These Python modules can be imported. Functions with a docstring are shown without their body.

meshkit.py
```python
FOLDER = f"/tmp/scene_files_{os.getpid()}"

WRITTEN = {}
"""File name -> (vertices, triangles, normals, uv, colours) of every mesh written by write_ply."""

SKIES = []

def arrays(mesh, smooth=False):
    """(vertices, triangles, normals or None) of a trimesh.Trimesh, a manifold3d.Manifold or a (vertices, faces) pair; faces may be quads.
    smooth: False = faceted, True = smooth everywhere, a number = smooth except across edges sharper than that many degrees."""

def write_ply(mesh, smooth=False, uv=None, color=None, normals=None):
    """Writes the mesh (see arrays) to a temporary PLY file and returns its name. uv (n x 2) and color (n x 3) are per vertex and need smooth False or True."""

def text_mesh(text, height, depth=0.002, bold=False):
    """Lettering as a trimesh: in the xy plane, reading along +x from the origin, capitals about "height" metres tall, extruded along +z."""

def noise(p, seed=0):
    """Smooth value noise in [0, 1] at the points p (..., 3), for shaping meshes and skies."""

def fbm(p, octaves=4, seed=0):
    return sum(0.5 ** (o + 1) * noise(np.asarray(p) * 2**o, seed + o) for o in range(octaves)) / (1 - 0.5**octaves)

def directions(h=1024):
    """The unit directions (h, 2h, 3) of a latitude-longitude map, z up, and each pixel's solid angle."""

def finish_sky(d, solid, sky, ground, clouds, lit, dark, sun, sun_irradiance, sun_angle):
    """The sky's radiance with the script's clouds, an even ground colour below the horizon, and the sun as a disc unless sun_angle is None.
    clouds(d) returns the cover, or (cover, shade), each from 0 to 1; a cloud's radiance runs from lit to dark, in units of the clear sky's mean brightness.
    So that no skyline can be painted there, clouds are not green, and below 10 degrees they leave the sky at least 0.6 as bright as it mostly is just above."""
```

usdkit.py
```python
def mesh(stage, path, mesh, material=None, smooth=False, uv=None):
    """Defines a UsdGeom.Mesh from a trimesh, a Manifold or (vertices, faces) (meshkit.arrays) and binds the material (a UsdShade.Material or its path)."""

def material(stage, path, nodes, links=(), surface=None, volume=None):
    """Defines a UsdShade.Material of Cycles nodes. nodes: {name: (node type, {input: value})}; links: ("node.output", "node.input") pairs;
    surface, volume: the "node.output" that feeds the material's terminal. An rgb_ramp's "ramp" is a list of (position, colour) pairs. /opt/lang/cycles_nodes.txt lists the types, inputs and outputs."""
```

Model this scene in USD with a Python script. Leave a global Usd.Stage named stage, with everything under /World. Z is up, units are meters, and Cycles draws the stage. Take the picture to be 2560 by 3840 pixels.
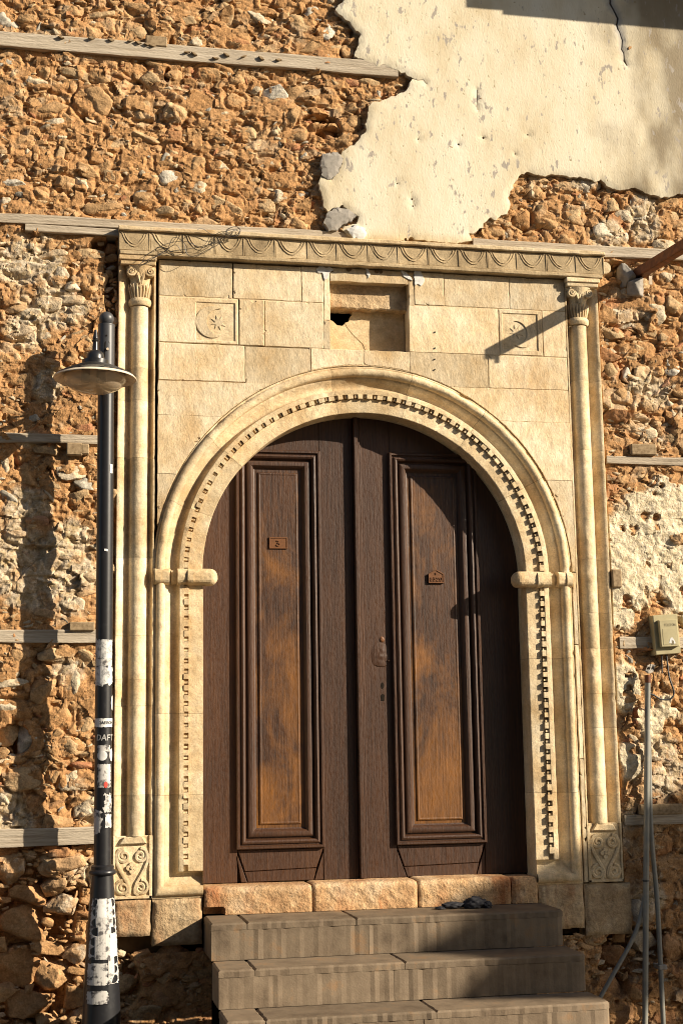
import math, random
import numpy as np
import trimesh, shapely
import shapely.geometry as sg
from scipy.spatial import ConvexHull, cKDTree, Delaunay
from pxr import Usd, UsdGeom, UsdLux, UsdShade, Gf, Sdf, Vt
import usdkit, meshkit

stage = Usd.Stage.CreateInMemory()
UsdGeom.SetStageUpAxis(stage, UsdGeom.Tokens.z)
UsdGeom.SetStageMetersPerUnit(stage, 1.0)
stage.SetDefaultPrim(UsdGeom.Xform.Define(stage, '/World').GetPrim())
UsdGeom.Scope.Define(stage, '/World/Looks')

# ------------------------------------------------------------------ camera, sky, sun
# x right along the facade, y into the wall (portal face at y = 0), z up
YAW, PITCH, ROLL = 0.19780994, 0.15871287, -0.01494981
DIST, EYE, GROUND = 7.2, 1.62, 0.09
FPX = 5333.333
SUN = np.array([1.75, -1.0, 0.92]); SUN /= np.linalg.norm(SUN)
SUN_INTENSITY, SKY_STRENGTH, EXPOSURE = 1.25, 0.05, 0.92

def cam_axes():
    cy, sy, cp, sp = math.cos(YAW), math.sin(YAW), math.cos(PITCH), math.sin(PITCH)
    fw = np.array([sy * cp, cy * cp, sp]); rt = np.array([cy, -sy, 0.0]); up = np.cross(rt, fw)
    cr, sr = math.cos(ROLL), math.sin(ROLL)
    return cr * rt + sr * up, -sr * rt + cr * up, fw
RT, UP, FW = cam_axes()
EYEPOS = np.array([0.0, -DIST, EYE])
cam = UsdGeom.Camera.Define(stage, '/World/camera')
cam.CreateHorizontalApertureAttr(24.0); cam.CreateVerticalApertureAttr(36.0); cam.CreateFocalLengthAttr(50.0)
cam.CreateClippingRangeAttr(Gf.Vec2f(0.05, 500.0))
cam.CreateExposureAttr(EXPOSURE)
m = Gf.Matrix4d(1.0)
for i, r in enumerate((RT, UP, -FW, EYEPOS)):
    m.SetRow(i, Gf.Vec4d(*map(float, r), 1.0 if i == 3 else 0.0))
cam.AddTransformOp().Set(m)

elev = math.asin(SUN[2]); rot = math.atan2(SUN[0], SUN[1])
dome = UsdLux.DomeLight.Define(stage, '/World/sky')
dome.GetPrim().SetCustomDataByKey('kind', 'structure')
sky = usdkit.material(stage, '/World/Looks/sky_look', {
    's': ('sky_texture', {'sky_type': 'single_scattering', 'sun_disc': False, 'sun_elevation': elev, 'sun_rotation': rot, 'aerosol_density': 1.0}),
    'b': ('background_shader', {'strength': SKY_STRENGTH})}, [('s.color', 'b.color')], surface='b.background')
UsdShade.MaterialBindingAPI.Apply(dome.GetPrim()).Bind(sky)
sun = UsdLux.DistantLight.Define(stage, '/World/sun')
sun.CreateNormalizeAttr(True); sun.CreateIntensityAttr(SUN_INTENSITY); sun.CreateAngleAttr(0.5); sun.CreateColorAttr(Gf.Vec3f(1.0, 0.872, 0.69))
zax = SUN; xax = np.cross([0, 0, 1], zax); xax /= np.linalg.norm(xax); yax = np.cross(zax, xax)
m = Gf.Matrix4d(1.0)
for i, r in enumerate((xax, yax, zax)):
    m.SetRow(i, Gf.Vec4d(*map(float, r), 0.0))
sun.AddTransformOp().Set(m)

def A(x, y, Y=0.0):
    """The point of the plane y = Y that is seen at (x, y) of the photograph scaled to 1568 x 2352."""
    k = 2560 / 1568
    d = RT * ((x * k - 1280) / FPX) + UP * (-(y * k - 1920) / FPX) + FW
    return EYEPOS + d * ((DIST + Y) / d[1])
def AX(x, y, Y=0.0):
    p = A(x, y, Y); return float(p[0]), float(p[2])

# ------------------------------------------------------------------ materials
def mat(name, nodes, links, surface='p.BSDF'):
    return usdkit.material(stage, '/World/Looks/' + name, nodes, links, surface=surface)

def stone_mat(name, cols, rough=0.9, tint=False, big=3.0, grain=70.0, bump=0.5, bdist=0.004, stretch=(1, 1, 1), rotate=(0, 0, 0), stain=None, stain_amt=0.5, stain_scale=2.0, vary=0.15, spec=0.25, pits=0.0, wave=0.0):
    """Stone-like surface: colours vary by noise in object space, fine grain in bump. tint: the mesh's own colour attribute is the base."""
    n = {'geo': ('geometry', {}),
         'map': ('mapping', {'scale': stretch, 'rotation': rotate}),
         'n1': ('noise_texture', {'scale': big, 'detail': 6.0, 'roughness': 0.62}),
         'n2': ('noise_texture', {'scale': grain, 'detail': 5.0, 'roughness': 0.68}),
         'n3': ('noise_texture', {'scale': grain * 0.22, 'detail': 4.0, 'roughness': 0.6}),
         'grain': ('map_range', {'from_min': 0.25, 'from_max': 0.75, 'to_min': 1 - vary * 1.6, 'to_max': 1 + vary * 1.6}),
         'blotch': ('map_range', {'from_min': 0.3, 'from_max': 0.7, 'to_min': 1 - vary, 'to_max': 1 + vary}),
         'mg': ('mix_color', {'blend_type': 'multiply', 'fac': 1.0}),
         'mb': ('mix_color', {'blend_type': 'multiply', 'fac': 1.0}),
         'cg': ('combine_xyz', {}), 'cb': ('combine_xyz', {}),
         'b1': ('bump', {'strength': bump, 'distance': bdist}),
         'b2': ('bump', {'strength': bump * 0.8, 'distance': bdist * 3}),
         'p': ('principled_bsdf', {'roughness': rough, 'specular_ior_level': spec})}
    l = [('geo.position', 'map.vector'), ('geo.position', 'n1.vector'), ('map.vector', 'n2.vector'), ('map.vector', 'n3.vector'),
         ('n2.fac', 'grain.value'), ('n3.fac', 'blotch.value'),
         ('grain.result', 'cg.x'), ('grain.result', 'cg.y'), ('grain.result', 'cg.z'), ('blotch.result', 'cb.x'), ('blotch.result', 'cb.y'), ('blotch.result', 'cb.z'),
         ('cg.vector', 'mg.b'), ('mg.result', 'mb.a'), ('cb.vector', 'mb.b'),
         ('n2.fac', 'b1.height'), ('n3.fac', 'b2.height'), ('b1.normal', 'b2.normal'), ('b2.normal', 'p.normal')]
    if tint:
        n['at'] = ('attribute', {'attribute': 'tint'})
        src = 'at.color'
    else:
        n['ramp'] = ('rgb_ramp', {'ramp': [(0.28 + 0.44 * i / (len(cols) - 1), c) for i, c in enumerate(cols)]})
        l.append(('n1.fac', 'ramp.fac'))
        n['oi'] = ('object_info', {})
        n['ov'] = ('map_range', {'from_min': 0.0, 'from_max': 1.0, 'to_min': 0.80, 'to_max': 1.10})
        n['co'] = ('combine_xyz', {}); n['mo'] = ('mix_color', {'blend_type': 'multiply', 'fac': 1.0})
        l += [('oi.random', 'ov.value'), ('ov.result', 'co.x'), ('ov.result', 'co.y'), ('ov.result', 'co.z'), ('ramp.color', 'mo.a'), ('co.vector', 'mo.b')]
        src = 'mo.result'
    if stain is not None:
        n['ns'] = ('noise_texture', {'scale': stain_scale, 'detail': 7.0, 'roughness': 0.66, 'distortion': 0.4})
        n['ms'] = ('map_range', {'from_min': 0.52, 'from_max': 0.68, 'to_min': 0.0, 'to_max': stain_amt})
        n['mx'] = ('mix_color', {'blend_type': 'mix', 'b': stain})
        n['mps'] = ('mapping', {'location': (3.1, 7.7, 1.3), 'scale': (1, 1, 0.36)})
        l += [('geo.position', 'mps.vector'), ('mps.vector', 'ns.vector'), ('ns.fac', 'ms.value'), ('ms.result', 'mx.fac'), (src, 'mx.a')]
        src = 'mx.result'
    l.append((src, 'mg.a'))
    out = 'mb.result'
    if pits:
        n['v'] = ('voronoi_texture', {'scale': 95.0, 'feature': 'f1', 'randomness': 1.0})
        n['vn'] = ('noise_texture', {'scale': 9.0, 'detail': 3.0})
        n['va'] = ('math', {'math_type': 'multiply_add', 'value2': 0.75, 'value3': -0.27})
        n['vm'] = ('math', {'math_type': 'less_than'})
        n['vx'] = ('math', {'math_type': 'multiply', 'value2': pits})
        n['mp'] = ('mix_color', {'blend_type': 'mix', 'b': (0.10, 0.055, 0.025)})
        l += [('geo.position', 'v.vector'), ('geo.position', 'vn.vector'), ('vn.fac', 'va.value1'), ('v.distance', 'vm.value1'), ('va.value', 'vm.value2'), ('vm.value', 'vx.value1'), ('vx.value', 'mp.fac'), (out, 'mp.a')]
        out = 'mp.result'
    l.append((out, 'p.base_color'))
    return mat(name, n, l)

def wood_mat(name, cols, axis='z', rough=(0.3, 0.6), grain=55.0, bump=0.5, bdist=0.003, patch=None, patch_amt=0.8, patch_scale=2.2, spec=0.5, streak=0.0):
    st = {'z': (1, 1, 0.05), 'x': (0.05, 1, 1)}[axis]
    st2 = {'z': (1, 1, 0.3), 'x': (0.25, 1, 1)}[axis]
    n = {'geo': ('geometry', {}), 'map': ('mapping', {'scale': st}), 'mp2': ('mapping', {'scale': st2}),
         'n1': ('noise_texture', {'scale': grain, 'detail': 6.0, 'roughness': 0.65, 'distortion': 0.05}),
         'n2': ('noise_texture', {'scale': 4.0, 'detail': 5.0, 'roughness': 0.6}),
         'n3': ('noise_texture', {'scale': 130.0, 'detail': 3.0, 'roughness': 0.6}),
         'mixf': ('mix_float', {'fac': 0.42}),
         'ramp': ('rgb_ramp', {'ramp': [(0.3 + 0.4 * i / (len(cols) - 1), c) for i, c in enumerate(cols)]}),
         'r': ('map_range', {'from_min': 0.3, 'from_max': 0.7, 'to_min': rough[0], 'to_max': rough[1]}),
         'b1': ('bump', {'strength': bump, 'distance': bdist}), 'b2': ('bump', {'strength': bump, 'distance': bdist * 0.7}),
         'p': ('principled_bsdf', {'specular_ior_level': spec})}
    l = [('geo.position', 'map.vector'), ('geo.position', 'mp2.vector'), ('map.vector', 'n1.vector'), ('mp2.vector', 'n2.vector'), ('mp2.vector', 'n3.vector'),
         ('n1.fac', 'mixf.a'), ('n2.fac', 'mixf.b'), ('mixf.result', 'ramp.fac'), ('n3.fac', 'r.value'), ('r.result', 'p.roughness'),
         ('n1.fac', 'b1.height'), ('n3.fac', 'b2.height'), ('b1.normal', 'b2.normal'), ('b2.normal', 'p.normal')]
    out = 'ramp.color'
    if patch:
        n['sep'] = ('separate_xyz', {}); n['zg'] = ('map_range', {'from_min': 1.1, 'from_max': 3.0, 'to_min': 0.11, 'to_max': -0.06}); n['pa'] = ('math', {'math_type': 'add'})
        n['np'] = ('noise_texture', {'scale': patch_scale, 'detail': 9.0, 'roughness': 0.68, 'distortion': 0.6})
        n['mpp'] = ('mapping', {'scale': (1, 1, 0.6), 'location': (5.2, 0, 2.1)})
        n['pm'] = ('map_range', {'from_min': 0.43, 'from_max': 0.64, 'to_min': 0.0, 'to_max': patch_amt})
        n['mx'] = ('mix_color', {'blend_type': 'mix', 'b': patch})
        n['g2'] = ('map_range', {'from_min': 0.3, 'from_max': 0.7, 'to_min': 0.62, 'to_max': 1.2})
        n['cg'] = ('combine_xyz', {}); n['mg'] = ('mix_color', {'blend_type': 'multiply', 'fac': 1.0})
        l += [('geo.position', 'mpp.vector'), ('mpp.vector', 'np.vector'), ('geo.position', 'sep.vector'), ('sep.z', 'zg.value'), ('np.fac', 'pa.value1'), ('zg.result', 'pa.value2'), ('pa.value', 'pm.value'), ('pm.result', 'mx.fac'), (out, 'mx.a'),
              ('n1.fac', 'g2.value'), ('g2.result', 'cg.x'), ('g2.result', 'cg.y'), ('g2.result', 'cg.z'), ('mx.result', 'mg.a'), ('cg.vector', 'mg.b')]
        out = 'mg.result'
    l.append((out, 'p.base_color'))
    return mat(name, n, l)

def plain(name, col, rough=0.6, metallic=0.0, spec=0.5, noise=0.25, scale=20.0, bump=0.15, col2=None, t0=0.45, t1=0.65):
    c2 = col2 or tuple(c * (1 - noise) for c in col)
    return mat(name, {'geo': ('geometry', {}), 'n': ('noise_texture', {'scale': scale, 'detail': 6.0, 'roughness': 0.65}),
                      'ramp': ('rgb_ramp', {'ramp': [(t0, col), (t1, c2)]}), 'b': ('bump', {'strength': bump, 'distance': 0.003}),
                      'p': ('principled_bsdf', {'roughness': rough, 'metallic': metallic, 'specular_ior_level': spec})},
               [('geo.position', 'n.vector'), ('n.fac', 'ramp.fac'), ('ramp.color', 'p.base_color'), ('n.fac', 'b.height'), ('b.normal', 'p.normal')])

M = {}
M['rubble'] = stone_mat('rubble_look', None, tint=True, grain=120.0, bump=0.75, bdist=0.005, vary=0.24, rough=0.95, spec=0.12)
M['ashlar'] = stone_mat('ashlar_look', [(0.48, 0.325, 0.16), (0.60, 0.465, 0.285), (0.68, 0.57, 0.395), (0.73, 0.645, 0.485)], big=3.4, grain=130.0, stretch=(1.0, 1.0, 0.5), rotate=(0, 0.6, 0), bump=0.6, bdist=0.003, vary=0.14, stain=(0.47, 0.285, 0.115), stain_amt=0.6, stain_scale=2.2, pits=0.45)
M['moulding'] = stone_mat('moulding_look', [(0.50, 0.345, 0.175), (0.65, 0.51, 0.315), (0.74, 0.635, 0.455)], big=5.0, grain=110.0, bump=0.6, bdist=0.003, vary=0.15, stain=(0.44, 0.27, 0.115), stain_amt=0.6, stain_scale=3.4, pits=0.35)
M['frieze'] = stone_mat('frieze_look', [(0.25, 0.18, 0.10), (0.41, 0.31, 0.18), (0.56, 0.44, 0.275)], big=6.0, grain=90.0, bump=0.6, bdist=0.003, vary=0.14)
M['plinth'] = stone_mat('plinth_look', [(0.30, 0.20, 0.11), (0.46, 0.33, 0.19), (0.55, 0.43, 0.28)], big=7.0, grain=70.0, bump=0.9, bdist=0.006, vary=0.2, stain=(0.36, 0.17, 0.07), stain_amt=0.7, stain_scale=6.0)
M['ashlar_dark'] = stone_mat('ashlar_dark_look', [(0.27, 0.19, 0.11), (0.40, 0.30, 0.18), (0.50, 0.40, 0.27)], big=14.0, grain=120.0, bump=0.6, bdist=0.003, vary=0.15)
M['sill'] = stone_mat('sill_look', [(0.42, 0.22, 0.10), (0.52, 0.33, 0.17), (0.60, 0.45, 0.29)], big=6.0, grain=85.0, bump=1.0, bdist=0.006, vary=0.2, stain=(0.33, 0.11, 0.035), stain_amt=0.8, stain_scale=5.0)
M['core'] = plain('core_look', (0.16, 0.10, 0.05), rough=0.95, spec=0.1)
M['dark'] = plain('dark_look', (0.02, 0.016, 0.012), rough=0.95, spec=0.05)
M['timber'] = wood_mat('timber_look', [(0.13, 0.10, 0.07), (0.37, 0.305, 0.225), (0.48, 0.41, 0.315), (0.57, 0.50, 0.405)], axis='x', rough=(0.8, 0.95), grain=95.0, bump=0.8, bdist=0.006, spec=0.12)
M['timber_end'] = plain('timber_end_look', (0.34, 0.25, 0.15), rough=0.9, spec=0.15, scale=60, col2=(0.16, 0.11, 0.06), t0=.4, t1=.7)
M['door'] = wood_mat('door_look', [(0.016, 0.0062, 0.0024), (0.048, 0.0185, 0.0068), (0.086, 0.035, 0.0125)], rough=(0.38, 0.66), grain=110.0, bump=0.6, bdist=0.0026, spec=0.5)
M['panel'] = wood_mat('panel_look', [(0.018, 0.007, 0.0026), (0.056, 0.0215, 0.0075), (0.098, 0.040, 0.0125)], rough=(0.38, 0.66), grain=110.0, bump=0.6, bdist=0.0026, patch=(0.225, 0.088, 0.014), patch_amt=0.95, patch_scale=3.0, spec=0.5)
M['plate'] = plain('plate_look', (0.16, 0.065, 0.022), rough=0.45, spec=0.5, scale=60, bump=0.2)
M['post'] = plain('post_look', (0.014, 0.014, 0.016), rough=0.34, spec=0.5, scale=30, bump=0.08, col2=(0.03, 0.03, 0.032), t0=.55, t1=.8)
M['cap_metal'] = plain('cap_metal_look', (0.05, 0.05, 0.055), rough=0.42, spec=0.5, scale=20, bump=0.06)
M['shade_top'] = plain('shade_top_look', (0.74, 0.65, 0.50), rough=0.5, spec=0.4, scale=25, col2=(0.58, 0.50, 0.38))
M['shade_ring'] = plain('shade_ring_look', (0.03, 0.03, 0.032), rough=0.4, spec=0.5)
M['enamel'] = plain('enamel_look', (0.66, 0.54, 0.40), rough=0.4, spec=0.5, scale=14, col2=(0.42, 0.31, 0.2))
M['paper'] = plain('paper_look', (0.55, 0.54, 0.52), rough=0.7, spec=0.2, scale=45, col2=(0.22, 0.22, 0.22), t0=.48, t1=.62, bump=0.1)
M['paper_white'] = plain('paper_white_look', (0.68, 0.67, 0.64), rough=0.7, spec=0.2, scale=35, col2=(0.5, 0.5, 0.48), bump=0.05)
M['paper_worn'] = plain('paper_worn_look', (0.50, 0.48, 0.45), rough=0.75, spec=0.2, scale=34, col2=(0.10, 0.095, 0.095), t0=.50, t1=.60, bump=0.1)
M['ink'] = plain('ink_look', (0.03, 0.03, 0.035), rough=0.7, spec=0.2)
M['red'] = plain('red_look', (0.5, 0.07, 0.05), rough=0.7, spec=0.2)
M['box'] = plain('box_look', (0.40, 0.35, 0.20), rough=0.55, spec=0.35, scale=9, col2=(0.33, 0.28, 0.155), bump=0.05)
M['letter'] = plain('letter_look', (0.17, 0.14, 0.08), rough=0.6)
M['pipe'] = plain('pipe_look', (0.20, 0.20, 0.18), rough=0.45, spec=0.4, scale=12, col2=(0.27, 0.25, 0.20), bump=0.05)
M['rust'] = plain('rust_look', (0.10, 0.032, 0.012), rough=0.6, spec=0.35, scale=30, col2=(0.22, 0.07, 0.02), t0=.4, t1=.65, bump=0.3)
M['cable'] = plain('cable_look', (0.035, 0.033, 0.032), rough=0.5)
M['cement'] = plain('cement_look', (0.34, 0.31, 0.27), rough=0.95, spec=0.1, scale=40, bump=0.5)
M['paving'] = stone_mat('paving_look', [(0.04, 0.036, 0.032), (0.055, 0.05, 0.044), (0.075, 0.067, 0.058)], big=2.0, grain=30.0, bump=0.5, vary=0.15)
M['bark'] = plain('bark_look', (0.10, 0.07, 0.05), rough=0.95, spec=0.1, scale=18, bump=0.8)
M['leaf'] = mat('leaf_look', {'p': ('principled_bsdf', {'base_color': (0.05, 0.085, 0.025), 'roughness': 0.55}), 't': ('translucent_bsdf', {'color': (0.08, 0.13, 0.03)}), 'm': ('mix_closure', {'fac': 0.25})},
                [('p.BSDF', 'm.closure1'), ('t.BSDF', 'm.closure2')], surface='m.closure')
M['brown_wood'] = wood_mat('eave_look', [(0.08, 0.05, 0.03), (0.16, 0.10, 0.06)], axis='x', rough=(0.7, 0.9), spec=0.2)
M['tile'] = plain('tile_look', (0.34, 0.14, 0.07), rough=0.9, spec=0.1, scale=10)
M['bowl'] = mat('bowl_look', {'f': ('fresnel', {'IOR': 1.45}), 't': ('transparent_bsdf', {'color': (0.86, 0.78, 0.64)}), 'g': ('glossy_bsdf', {'color': (0.9, 0.9, 0.9), 'roughness': 0.08}),
                              'd': ('principled_bsdf', {'base_color': (0.70, 0.56, 0.39), 'roughness': 0.6}), 'm1': ('mix_closure', {'fac': 0.55}), 'm2': ('mix_closure', {})},
                [('t.BSDF', 'm1.closure1'), ('d.BSDF', 'm1.closure2'), ('m1.closure', 'm2.closure1'), ('g.BSDF', 'm2.closure2'), ('f.fac', 'm2.fac')], surface='m2.closure')

# steps: grey brown marble-like slabs with vertical drip streaks
M['step'] = mat('step_look', {
    'geo': ('geometry', {}), 'map': ('mapping', {'scale': (1, 1, 0.09)}), 'n1': ('noise_texture', {'scale': 44.0, 'detail': 6.0, 'roughness': 0.65}),
    'n2': ('noise_texture', {'scale': 7.0, 'detail': 8.0, 'roughness': 0.66}), 'n3': ('noise_texture', {'scale': 140.0, 'detail': 3.0}),
    'mf': ('mix_float', {'fac': 0.82}), 'ramp': ('rgb_ramp', {'ramp': [(0.30, (0.075, 0.053, 0.034)), (0.43, (0.145, 0.106, 0.069)), (0.56, (0.19, 0.143, 0.095)), (0.70, (0.25, 0.145, 0.07))]}),
    'oi': ('object_info', {}), 'ov': ('map_range', {'to_min': 0.85, 'to_max': 1.12}), 'co': ('combine_xyz', {}), 'mo': ('mix_color', {'blend_type': 'multiply', 'fac': 1.0}),
    'b1': ('bump', {'strength': 0.35, 'distance': 0.003}), 'p': ('principled_bsdf', {'roughness': 0.72, 'specular_ior_level': 0.3})},
    [('geo.position', 'map.vector'), ('map.vector', 'n1.vector'), ('geo.position', 'n2.vector'), ('geo.position', 'n3.vector'), ('n1.fac', 'mf.a'), ('n2.fac', 'mf.b'), ('mf.result', 'ramp.fac'),
     ('oi.random', 'ov.value'), ('ov.result', 'co.x'), ('ov.result', 'co.y'), ('ov.result', 'co.z'), ('ramp.color', 'mo.a'), ('co.vector', 'mo.b'), ('mo.result', 'p.base_color'), ('n3.fac', 'b1.height'), ('b1.normal', 'p.normal')])

# plaster: cream limewash, ochre wash, chipped grey flakes, straw flecks
M['plaster'] = mat('plaster_look', {
    'geo': ('geometry', {}), 'at': ('attribute', {'attribute': 'tint'}),
    'n1': ('noise_texture', {'scale': 2.6, 'detail': 8.0, 'roughness': 0.7}), 'mpv': ('mapping', {'scale': (1, 1, 0.5)}),
    'ramp': ('rgb_ramp', {'ramp': [(0.34, (0.57, 0.475, 0.315)), (0.48, (0.66, 0.585, 0.43)), (0.64, (0.71, 0.655, 0.52))]}),
    'mo': ('mix_color', {'blend_type': 'multiply', 'fac': 1.0}),
    'mpf': ('mapping', {'scale': (1.0, 1.0, 0.45), 'location': (0.3, 0, 0.9)}), 'nf': ('noise_texture', {'scale': 26.0, 'detail': 5.0, 'roughness': 0.6}),
    'nm': ('noise_texture', {'scale': 2.4, 'detail': 3.0, 'roughness': 0.55}), 'fa': ('math', {'math_type': 'multiply_add', 'value2': 0.28}), 'ff': ('map_range', {'from_min': 0.765, 'from_max': 0.79, 'to_max': 0.8}), 'mf': ('mix_color', {'b': (0.36, 0.32, 0.27)}),
    'mps': ('mapping', {'rotation': (0, 0.5, 0), 'scale': (1, 1, 0.35)}), 'ns': ('noise_texture', {'scale': 85.0, 'detail': 1.0, 'roughness': 0.5, 'distortion': 1.2}), 'fs': ('map_range', {'from_min': 0.72, 'from_max': 0.76, 'to_max': 0.75}), 'ms': ('mix_color', {'b': (0.30, 0.23, 0.13)}),
    'nb': ('noise_texture', {'scale': 60.0, 'detail': 5.0, 'roughness': 0.6}), 'b1': ('bump', {'strength': 0.03, 'distance': 0.002}), 'b2': ('bump', {'strength': 0.12, 'distance': 0.001, 'invert': True}),
    'p': ('principled_bsdf', {'roughness': 0.92, 'specular_ior_level': 0.15})},
    [('geo.position', 'mpv.vector'), ('mpv.vector', 'n1.vector'), ('n1.fac', 'ramp.fac'), ('ramp.color', 'mo.a'), ('at.color', 'mo.b'),
     ('geo.position', 'mpf.vector'), ('mpf.vector', 'nf.vector'), ('geo.position', 'nm.vector'), ('nm.fac', 'fa.value1'), ('nf.fac', 'fa.value3'), ('fa.value', 'ff.value'), ('ff.result', 'mf.fac'), ('mo.result', 'mf.a'),
     ('geo.position', 'mps.vector'), ('mps.vector', 'ns.vector'), ('ns.fac', 'fs.value'), ('fs.result', 'ms.fac'), ('mf.result', 'ms.a'), ('ms.result', 'p.base_color'),
     ('geo.position', 'nb.vector'), ('nb.fac', 'b1.height'), ('fs.result', 'b2.height'), ('b1.normal', 'b2.normal'), ('b2.normal', 'p.normal')])

# ------------------------------------------------------------------ scene helpers
_names = {}
def _path(name, parent):
    base = parent.GetPath().pathString if parent else '/World'
    k = _names.get((base, name), 0); _names[(base, name)] = k + 1
    return f'{base}/{name}' + (f'_{k:03d}' if k else '')

def tag(p, label=None, cat=None, group=None, kind=None):
    p = p.GetPrim() if hasattr(p, 'GetPrim') else p
    for k, v in (('label', label), ('category', cat), ('group', group), ('kind', kind)):
        if v: p.SetCustomDataByKey(k, v)
    return p

def thing(name, label, cat, loc=(0, 0, 0), group=None, kind=None):
    x = UsdGeom.Xform.Define(stage, _path(name, None)); x.AddTranslateOp().Set(Gf.Vec3d(*map(float, loc)))
    return tag(x, label, cat, group, kind)

ORIGIN = {}
def erode(P, amp=.0022, seed=0):
    n1 = meshkit.fbm(P * 34, 4, seed) - .5; n2 = np.clip(meshkit.fbm(P * 16 + 5, 3, seed + 9) - .66, 0, 1)
    P = P.copy(); P[..., 1] += amp * 2 * n1 + .05 * n2; P[..., 0] += amp * (meshkit.fbm(P * 30 + 3, 3, seed + 2) - .5); return P
def obj(name, mesh, material, parent=None, smooth=False, tint=None, normals=None, label=None, kind=None):
    """One Mesh prim. mesh: (vertices, faces), world coordinates; the parent thing's translation is taken off."""
    path = _path(name, parent)
    if normals is None:
        v, f, n = meshkit.arrays(mesh, smooth)
    else:
        v, f, n = np.asarray(mesh[0], float), np.asarray(mesh[1], int), normals
    if parent:
        w = UsdGeom.Xformable(parent).ComputeLocalToWorldTransform(Usd.TimeCode.Default()).ExtractTranslation()
        v = v - np.array([w[0], w[1], w[2]])
    me = UsdGeom.Mesh.Define(stage, path)
    me.CreatePointsAttr(Vt.Vec3fArray.FromNumpy(v.astype(np.float32)))
    me.CreateFaceVertexCountsAttr(Vt.IntArray.FromNumpy(np.full(len(f), 3, np.int32)))
    me.CreateFaceVertexIndicesAttr(Vt.IntArray.FromNumpy(f.astype(np.int32).ravel()))
    me.CreateSubdivisionSchemeAttr('none')
    if n is not None:
        me.CreateNormalsAttr(Vt.Vec3fArray.FromNumpy(np.asarray(n).astype(np.float32))); me.SetNormalsInterpolation('vertex')
    if tint is not None:
        t = np.broadcast_to(np.asarray(tint, float), (len(v), 3))
        UsdGeom.PrimvarsAPI(me).CreatePrimvar('tint', Sdf.ValueTypeNames.Color3fArray, 'vertex').Set(Vt.Vec3fArray.FromNumpy(t.astype(np.float32)))
    UsdShade.MaterialBindingAPI.Apply(me.GetPrim()).Bind(material)
    return tag(me, label=label, kind=kind)

def cat(*ms):
    vs, fs, n = [], [], 0
    for v, f in ms:
        v = np.asarray(v, float); f = np.asarray(f, int)
        if f.shape[1] == 4: f = np.vstack([f[:, [0, 1, 2]], f[:, [0, 2, 3]]])
        vs.append(v); fs.append(f + n); n += len(v)
    return np.vstack(vs), np.vstack(fs)
def tm(t): return np.array(t.vertices), np.array(t.faces)

def box(x0, x1, y0, y1, z0, z1, b=0.002):
    """A chamfered box."""
    b = min(b, (x1 - x0) * .4, (y1 - y0) * .4, (z1 - z0) * .4)
    pts = []
    for sx in (0, 1):
        for sy in (0, 1):
            for sz in (0, 1):
                p = np.array([(x0, x1)[sx], (y0, y1)[sy], (z0, z1)[sz]]); d = np.array([1 - 2 * sx, 1 - 2 * sy, 1 - 2 * sz]) * b
                for k in range(3):
                    q = p + d; q[k] = p[k]; pts.append(q)
    return hull(pts)

def hull(pts):
    pts = np.asarray(pts, float); h = ConvexHull(pts)
    f = h.simplices.copy(); n = h.equations[:, :3]
    a, b_, c = pts[f[:, 0]], pts[f[:, 1]], pts[f[:, 2]]
    flip = (np.cross(b_ - a, c - a) * n).sum(1) < 0
    f[flip] = f[flip][:, ::-1]
    return pts, f

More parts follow.
